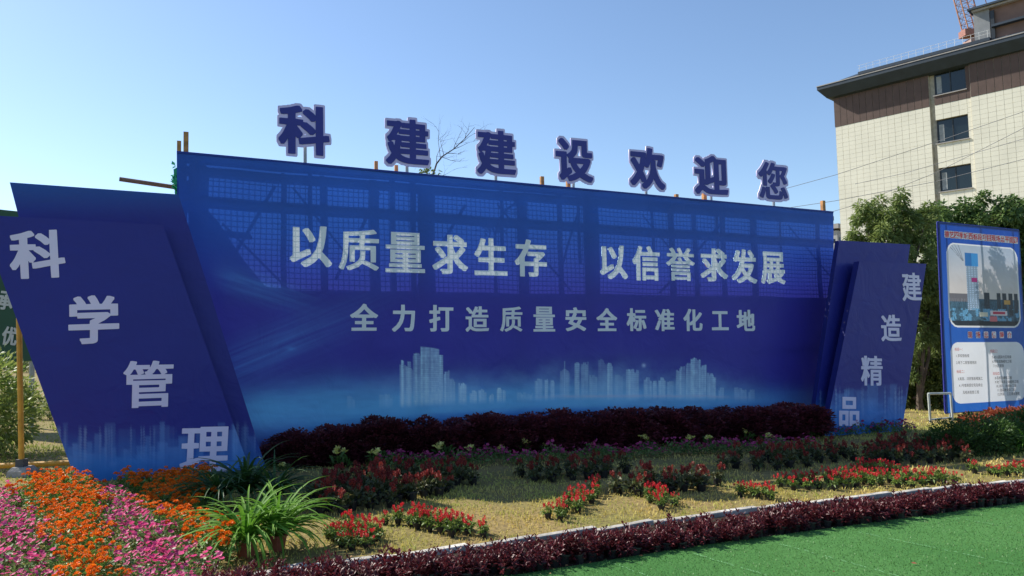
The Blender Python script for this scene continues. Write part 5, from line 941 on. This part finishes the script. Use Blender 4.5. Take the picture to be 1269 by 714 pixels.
# ================================================================ TREES
bs2g = make_shrub(3600, .85, 1.1, leafmat('understorey_leaf', (.10, .15, .035), (.24, .29, .08), .35, 4), .12, .055)
def tree(name, label, px, Z, ybase, crowns, m, n, lf, wf, group=None, trunk=.09, lean=0.):
    b = at(px, ybase, Z); b[2] = gz(b[0], b[1]); t = thing(name, b, label, 'tree', group); tr = MB(); Vs = []
    C = [(at(x, y, Z + dz), r) for x, y, r, dz in crowns]; top = np.mean([c for c, _ in C], 0)
    fork = np.array([b[0] + lean, b[1], b[2] + (min(c[2] - r for c, r in C) - b[2]) * .7 + .3])
    tr.path([b - [0, 0, .1], (b + fork) / 2 + [lean * .3, 0, 0], fork], [trunk, trunk * .8, trunk * .65], 8)
    tot = sum(r ** 2 for _, r in C)
    for c, r in C:
        tr.path([fork, fork * .5 + c * .5 + rng.normal(size=3) * .1, c], [trunk * .55, trunk * .35, trunk * .12], 6)
        for k in range(6): e = c + sph(1)[0] * r * .8; tr.path([c, (c + e) / 2 + rng.normal(size=3) * .05, e], [trunk * .16, trunk * .1, .006], 4)
        k = int(n * r ** 2 / tot); nc = max(6, int(34 * (r / 1.) ** 1.2)); cl = c + sph(nc) * r * (rng.uniform(.25, 1, (nc, 1)) ** .5) * [1, 1, .95]
        i = rng.integers(0, nc, k); u = sph(k); P = cl[i] + u * (rng.uniform(0, 1, (k, 1)) ** .45) * r * .27
        Vs.append(leaves2(P, u + rng.normal(size=(k, 3)) * .5 + [0, 0, -.15], rng.uniform(.65, 1.2, k) * lf, rng.uniform(.7, 1.2, k) * wf, .25))
    V, Fc = cat(*Vs); link('crown', fastmesh('crown', V - b, Fc, 3, m), t); part('trunk', tr, MT['bark'], t); return t
M_OL = leafmat('olive_leaf', (.11, .16, .04), (.25, .31, .09), .35, 1.4); M_DG = leafmat('vine_leaf', (.07, .135, .035), (.17, .25, .07), .35, 1.1); M_DK = leafmat('dark_tree_leaf', (.04, .075, .02), (.10, .15, .04), .3, 1.2)
tree('leafy_tree', 'airy olive green tree with a rounded crown between the banner and the vine covered tree', 1105, 19., 500, [(1098, 262, .62, 0), (1075, 285, .5, .2), (1122, 280, .6, .3), (1095, 300, .62, 0), (1066, 310, .36, 0), (1135, 315, .6, .4), (1110, 330, .6, 0), (1148, 268, .34, .3), (1140, 350, .6, .2)], M_OL, 19000, .13, .042)
tree('leafy_tree', 'tree with a bare lower trunk behind the right slanted panel', 1140, 19.5, 508, [(1128, 365, .6, 0), (1150, 385, .65, .2), (1140, 420, .6, 0), (1158, 345, .6, .3), (1132, 455, .5, .2), (1155, 465, .5, .4), (1122, 482, .45, .6), (1158, 440, .6, .5), (1140, 480, .4, .8)], M_OL, 26000, .12, .042, trunk=.11)
tree('vine_covered_tree', 'broad tree thickly covered by dark green vines left of the information board top', 1185, 22., 505, [(1172, 285, .75, 0), (1195, 275, .7, .3), (1180, 325, .85, 0), (1160, 360, .7, .6), (1200, 350, .9, .5), (1175, 410, .9, .3), (1150, 440, .8, .6), (1190, 455, .9, .4), (1160, 478, .6, .2)], M_DG, 22000, .15, .085)
tree('vine_covered_tree', 'broad tree thickly covered by dark green vines rising above the information board', 1240, 22.5, 505, [(1225, 272, .75, 0), (1255, 272, .8, .3), (1280, 280, .9, .2), (1210, 300, .8, .2), (1245, 310, .9, .5), (1280, 340, 1., .3), (1230, 380, 1., .6), (1275, 420, 1., .3), (1220, 450, .9, .4), (1270, 475, .9, .2)], M_DG, 24000, .15, .085)
tree('dense_tree', 'dark dense tree filling the gap under the vine covered trees', 1215, 26., 502, [(1150, 400, 1.1, 0), (1200, 420, 1.2, 0), (1250, 400, 1.2, 0), (1295, 400, 1.2, 0), (1170, 465, .9, 0), (1230, 470, .9, 0), (1285, 470, .9, 0), (1130, 440, .9, 0), (1300, 330, 1.2, 0)], M_DK, 16000, .2, .12)
for i, (x, y, s, lb_) in enumerate([(1122, 512, 1.15, 'seen just right of the narrow slanted panel'), (1146, 507, 1.3, 'behind the low steel tube rail'), (1168, 504, 1.25, 'behind the left leg of the information board')]):
    put('green_bush', bs2g, at(x, 500, 20.5) * [1, 1, 0] + [0, 0, gz(at(x, 500, 20.5)[0], 20.5)], 'leafy green bush under the trees, ' + lb_, 'bush', None, s, sz=s * 1.3)
# bare tree and a leafy sprig behind the banner
b = wall(528, 215, -1.6); bt = thing('bare_tree', (b[0], b[1], gz(b[0], b[1])), 'leafless young tree showing its thin twigs above the banner, with a few leaves low down', 'tree')
mb = MB(); random.seed(5)
def W_(x, y, o=-1.6): return wall(x, y, o)
def twig(a, d, L, r, k):
    p = [a]; rr = [r]
    for i in range(4): d = unit((d + rng.normal(size=3) * .16)[None])[0]; p.append(p[-1] + d * L / 4); rr.append(r * (1 - .2 * (i + 1)))
    mb.path(p, rr, 5)
    if k > 0:
        for j in range(3 if k > 1 else 2):
            q = p[random.randint(1, 4)]; dd = unit((d + rng.normal(size=3) * [.75, .3, .55] + [0, 0, .12])[None])[0]; twig(q, dd, L * random.uniform(.45, .7), r * .5, k - 1)
base_ = W_(535, 222); mb.path([(base_[0] - .05, base_[1], gz(base_[0], base_[1]) - .05), (base_[0], base_[1], 2.2), tuple(base_)], [.05, .04, .018], 7)
part('trunk', mb, MT['bark'], bt); mb = MB()
K = [(535, 222), (541, 203), (548, 194), (562, 185), (576, 172), (588, 158)]
mb.path([W_(*q) for q in K], [.016, .015, .013, .010, .007, .004], 6)
for (q, tgt, L) in [((546, 198), (539, 152), .5), ((541, 203), (542, 160), .4), ((562, 185), (572, 160), .3), ((562, 185), (588, 182), .3), ((548, 195), (570, 205), .35), ((553, 190), (571, 196), .3), ((576, 172), (581, 150), .22), ((538, 220), (562, 216), .3), ((550, 193), (545, 170), .3), ((570, 178), (590, 160), .25)]:
    a = W_(*q); e = W_(*tgt); dd = e - a; twig(a, unit(dd[None])[0], np.linalg.norm(dd), .006, 2)
part('branches', mb, MT['bark'], bt)
n = 70; c = np.array([W_(rng.normal(532, 8), 215 + abs(rng.normal() * 3.5) - 4) for _ in range(n)]); V, Fc = leaves2(c, sph(n) + [0, 0, .4], rng.uniform(.06, .11, n), .032, .2)
link('foliage', fastmesh('foliage', V - np.array(bt.location), Fc, 3, M_OL), bt)

# ================================================================ LEFT SIDE
def lft(x, y, Z): return at(x, y, Z)
gb = thing('green_signboard', (lambda p: (p[0], p[1], gz(p[0], p[1])))(at(0, 450, 15)), 'dark green signboard with white characters, half hidden behind the slanted panel', 'sign')
q = [at(-90, 250, 15.), at(60, 266, 15.), at(60, 446, 15.), at(-90, 455, 15.)]; nb = unit(np.cross(q[1] - q[0], q[3] - q[0])[None])[0]; nb = nb if nb[1] < 0 else -nb
part('board_panel', MB().slab(q, nb, .06), MT['greenboard'], gb)
MGL = mat('white_sign_paint', (.5, .52, .5), .6, .08)
for ch, (x0, x1, y0, y1) in [('承', (-3, 17, 361, 384)), ('优', (3, 22, 405, 428))]:
    L = gloops(ch); A = np.concatenate(L); mn, mx = A.min(0), A.max(0); me = tomesh(glyph_curve([(l - (mn + mx) / 2) / (mx - mn) for l in L]), .004)
    c = at((x0 + x1) / 2, (y0 + y1) / 2, 15.); c = c + nb * (((q[0] - c) @ nb) + .01); e = unit((q[1] - q[0])[None])[0]; up = np.cross(nb, e); up = up if up[2] > 0 else -up; W2 = (x1 - x0) / F * 15; H2 = (y1 - y0) / F * 15; o = c - np.array(gb.location)
    me.transform(Matrix([[e[0] * W2, up[0] * H2, nb[0], o[0]], [e[1] * W2, up[1] * H2, nb[1], o[1]], [e[2] * W2, up[2] * H2, nb[2], o[2]], [0, 0, 0, 1]])); me.materials.clear(); me.materials.append(MGL); link('character', me, gb, label='white character ' + ch)
for x in (-70, 40): p = at(x, 440, 15.1); part('post', MB().tube((p[0], p[1], gz(p[0], p[1])), (p[0], p[1], 3.4), .05, .05, 8), MT['galv'], gb)
# yellow pipe rail
g0 = ground(28, 590); rl = thing('pipe_rail', g0, 'yellow painted pipe post and low rail standing on a concrete foot by the marigolds', 'railing')
Zr = g0[1]; pb = at(27, 574, Zr); tp = at(22.5, 330, Zr)
part('post', MB().tube((pb[0], pb[1], gz(g0[0], g0[1]) + .1), tp, .033, .033, 10), MT['yellow'], rl)
a, b2 = at(-120, 583, Zr - .1), at(140, 571, Zr + .35); part('rail', MB().tube(a, b2, .034, .034, 10), MT['yellow'], rl)
part('coupler', MB().box((pb[0], pb[1], pb[2]), (.05, .05, .05), np.eye(3)), MT['steel'], rl)
part('foot', MB().rings([[(g0[0] + s * a1, g0[1] + s * b1, g0[2] + z) for a1, b1 in ((-1, -1), (1, -1), (1, 1), (-1, 1))] for s, z in ((.13, -.02), (.12, .07), (.085, .12))]), MT['concrete'], rl)
# bushes beyond the rail
lm = leafmat('bush_leaf', (.08, .14, .03), (.20, .25, .06), .35, 5)
bs1 = make_shrub(3600, .7, 1.6, leafmat('light_bush_leaf', (.12, .19, .04), (.28, .32, .08), .4, 5), .09, .04); bs2 = make_shrub(3000, .8, 1.0, lm, .085, .04)
put('tall_bush', bs1, ground(2, 560), 'tall loose green bush behind the yellow pipe rail', 'bush', None, .8)
put('tall_bush', bs1, ground(-40, 570), 'tall green bush at the end of the yellow rail', 'bush', None, 1.2)
put('low_bush', bs2, ground(62, 520), 'small dark bush on the lawn beside the green signboard', 'bush', None, .45)
for i, (x, y, s) in enumerate([(20, 462, 1.3), (45, 458, 1.5), (75, 458, 1.4), (-20, 462, 1.6)]):
    put('low_bush', bs2, ground(x, y), 'light green bush under the green signboard', 'bush', 'light green bushes under the signboard', s)
# trees far behind everything on the horizon
for i, (x, Z) in enumerate([(-330, 60), (-180, 66), (-60, 60), (60, 70)]):
    tree('far_tree', 'tree in the row far behind the green signboard', x, Z, 425, [(x, 415, 2.2, 0), (x - 30, 422, 2., 0), (x + 32, 424, 2., 0)], M_DK, 3000, .5, .3, 'far trees behind the signboard', trunk=.2)
for o in list(bpy.data.objects):
    if o.type == 'MESH' and 'print' not in o.name and o.data.materials and o.name.split('.')[0] in (): pass
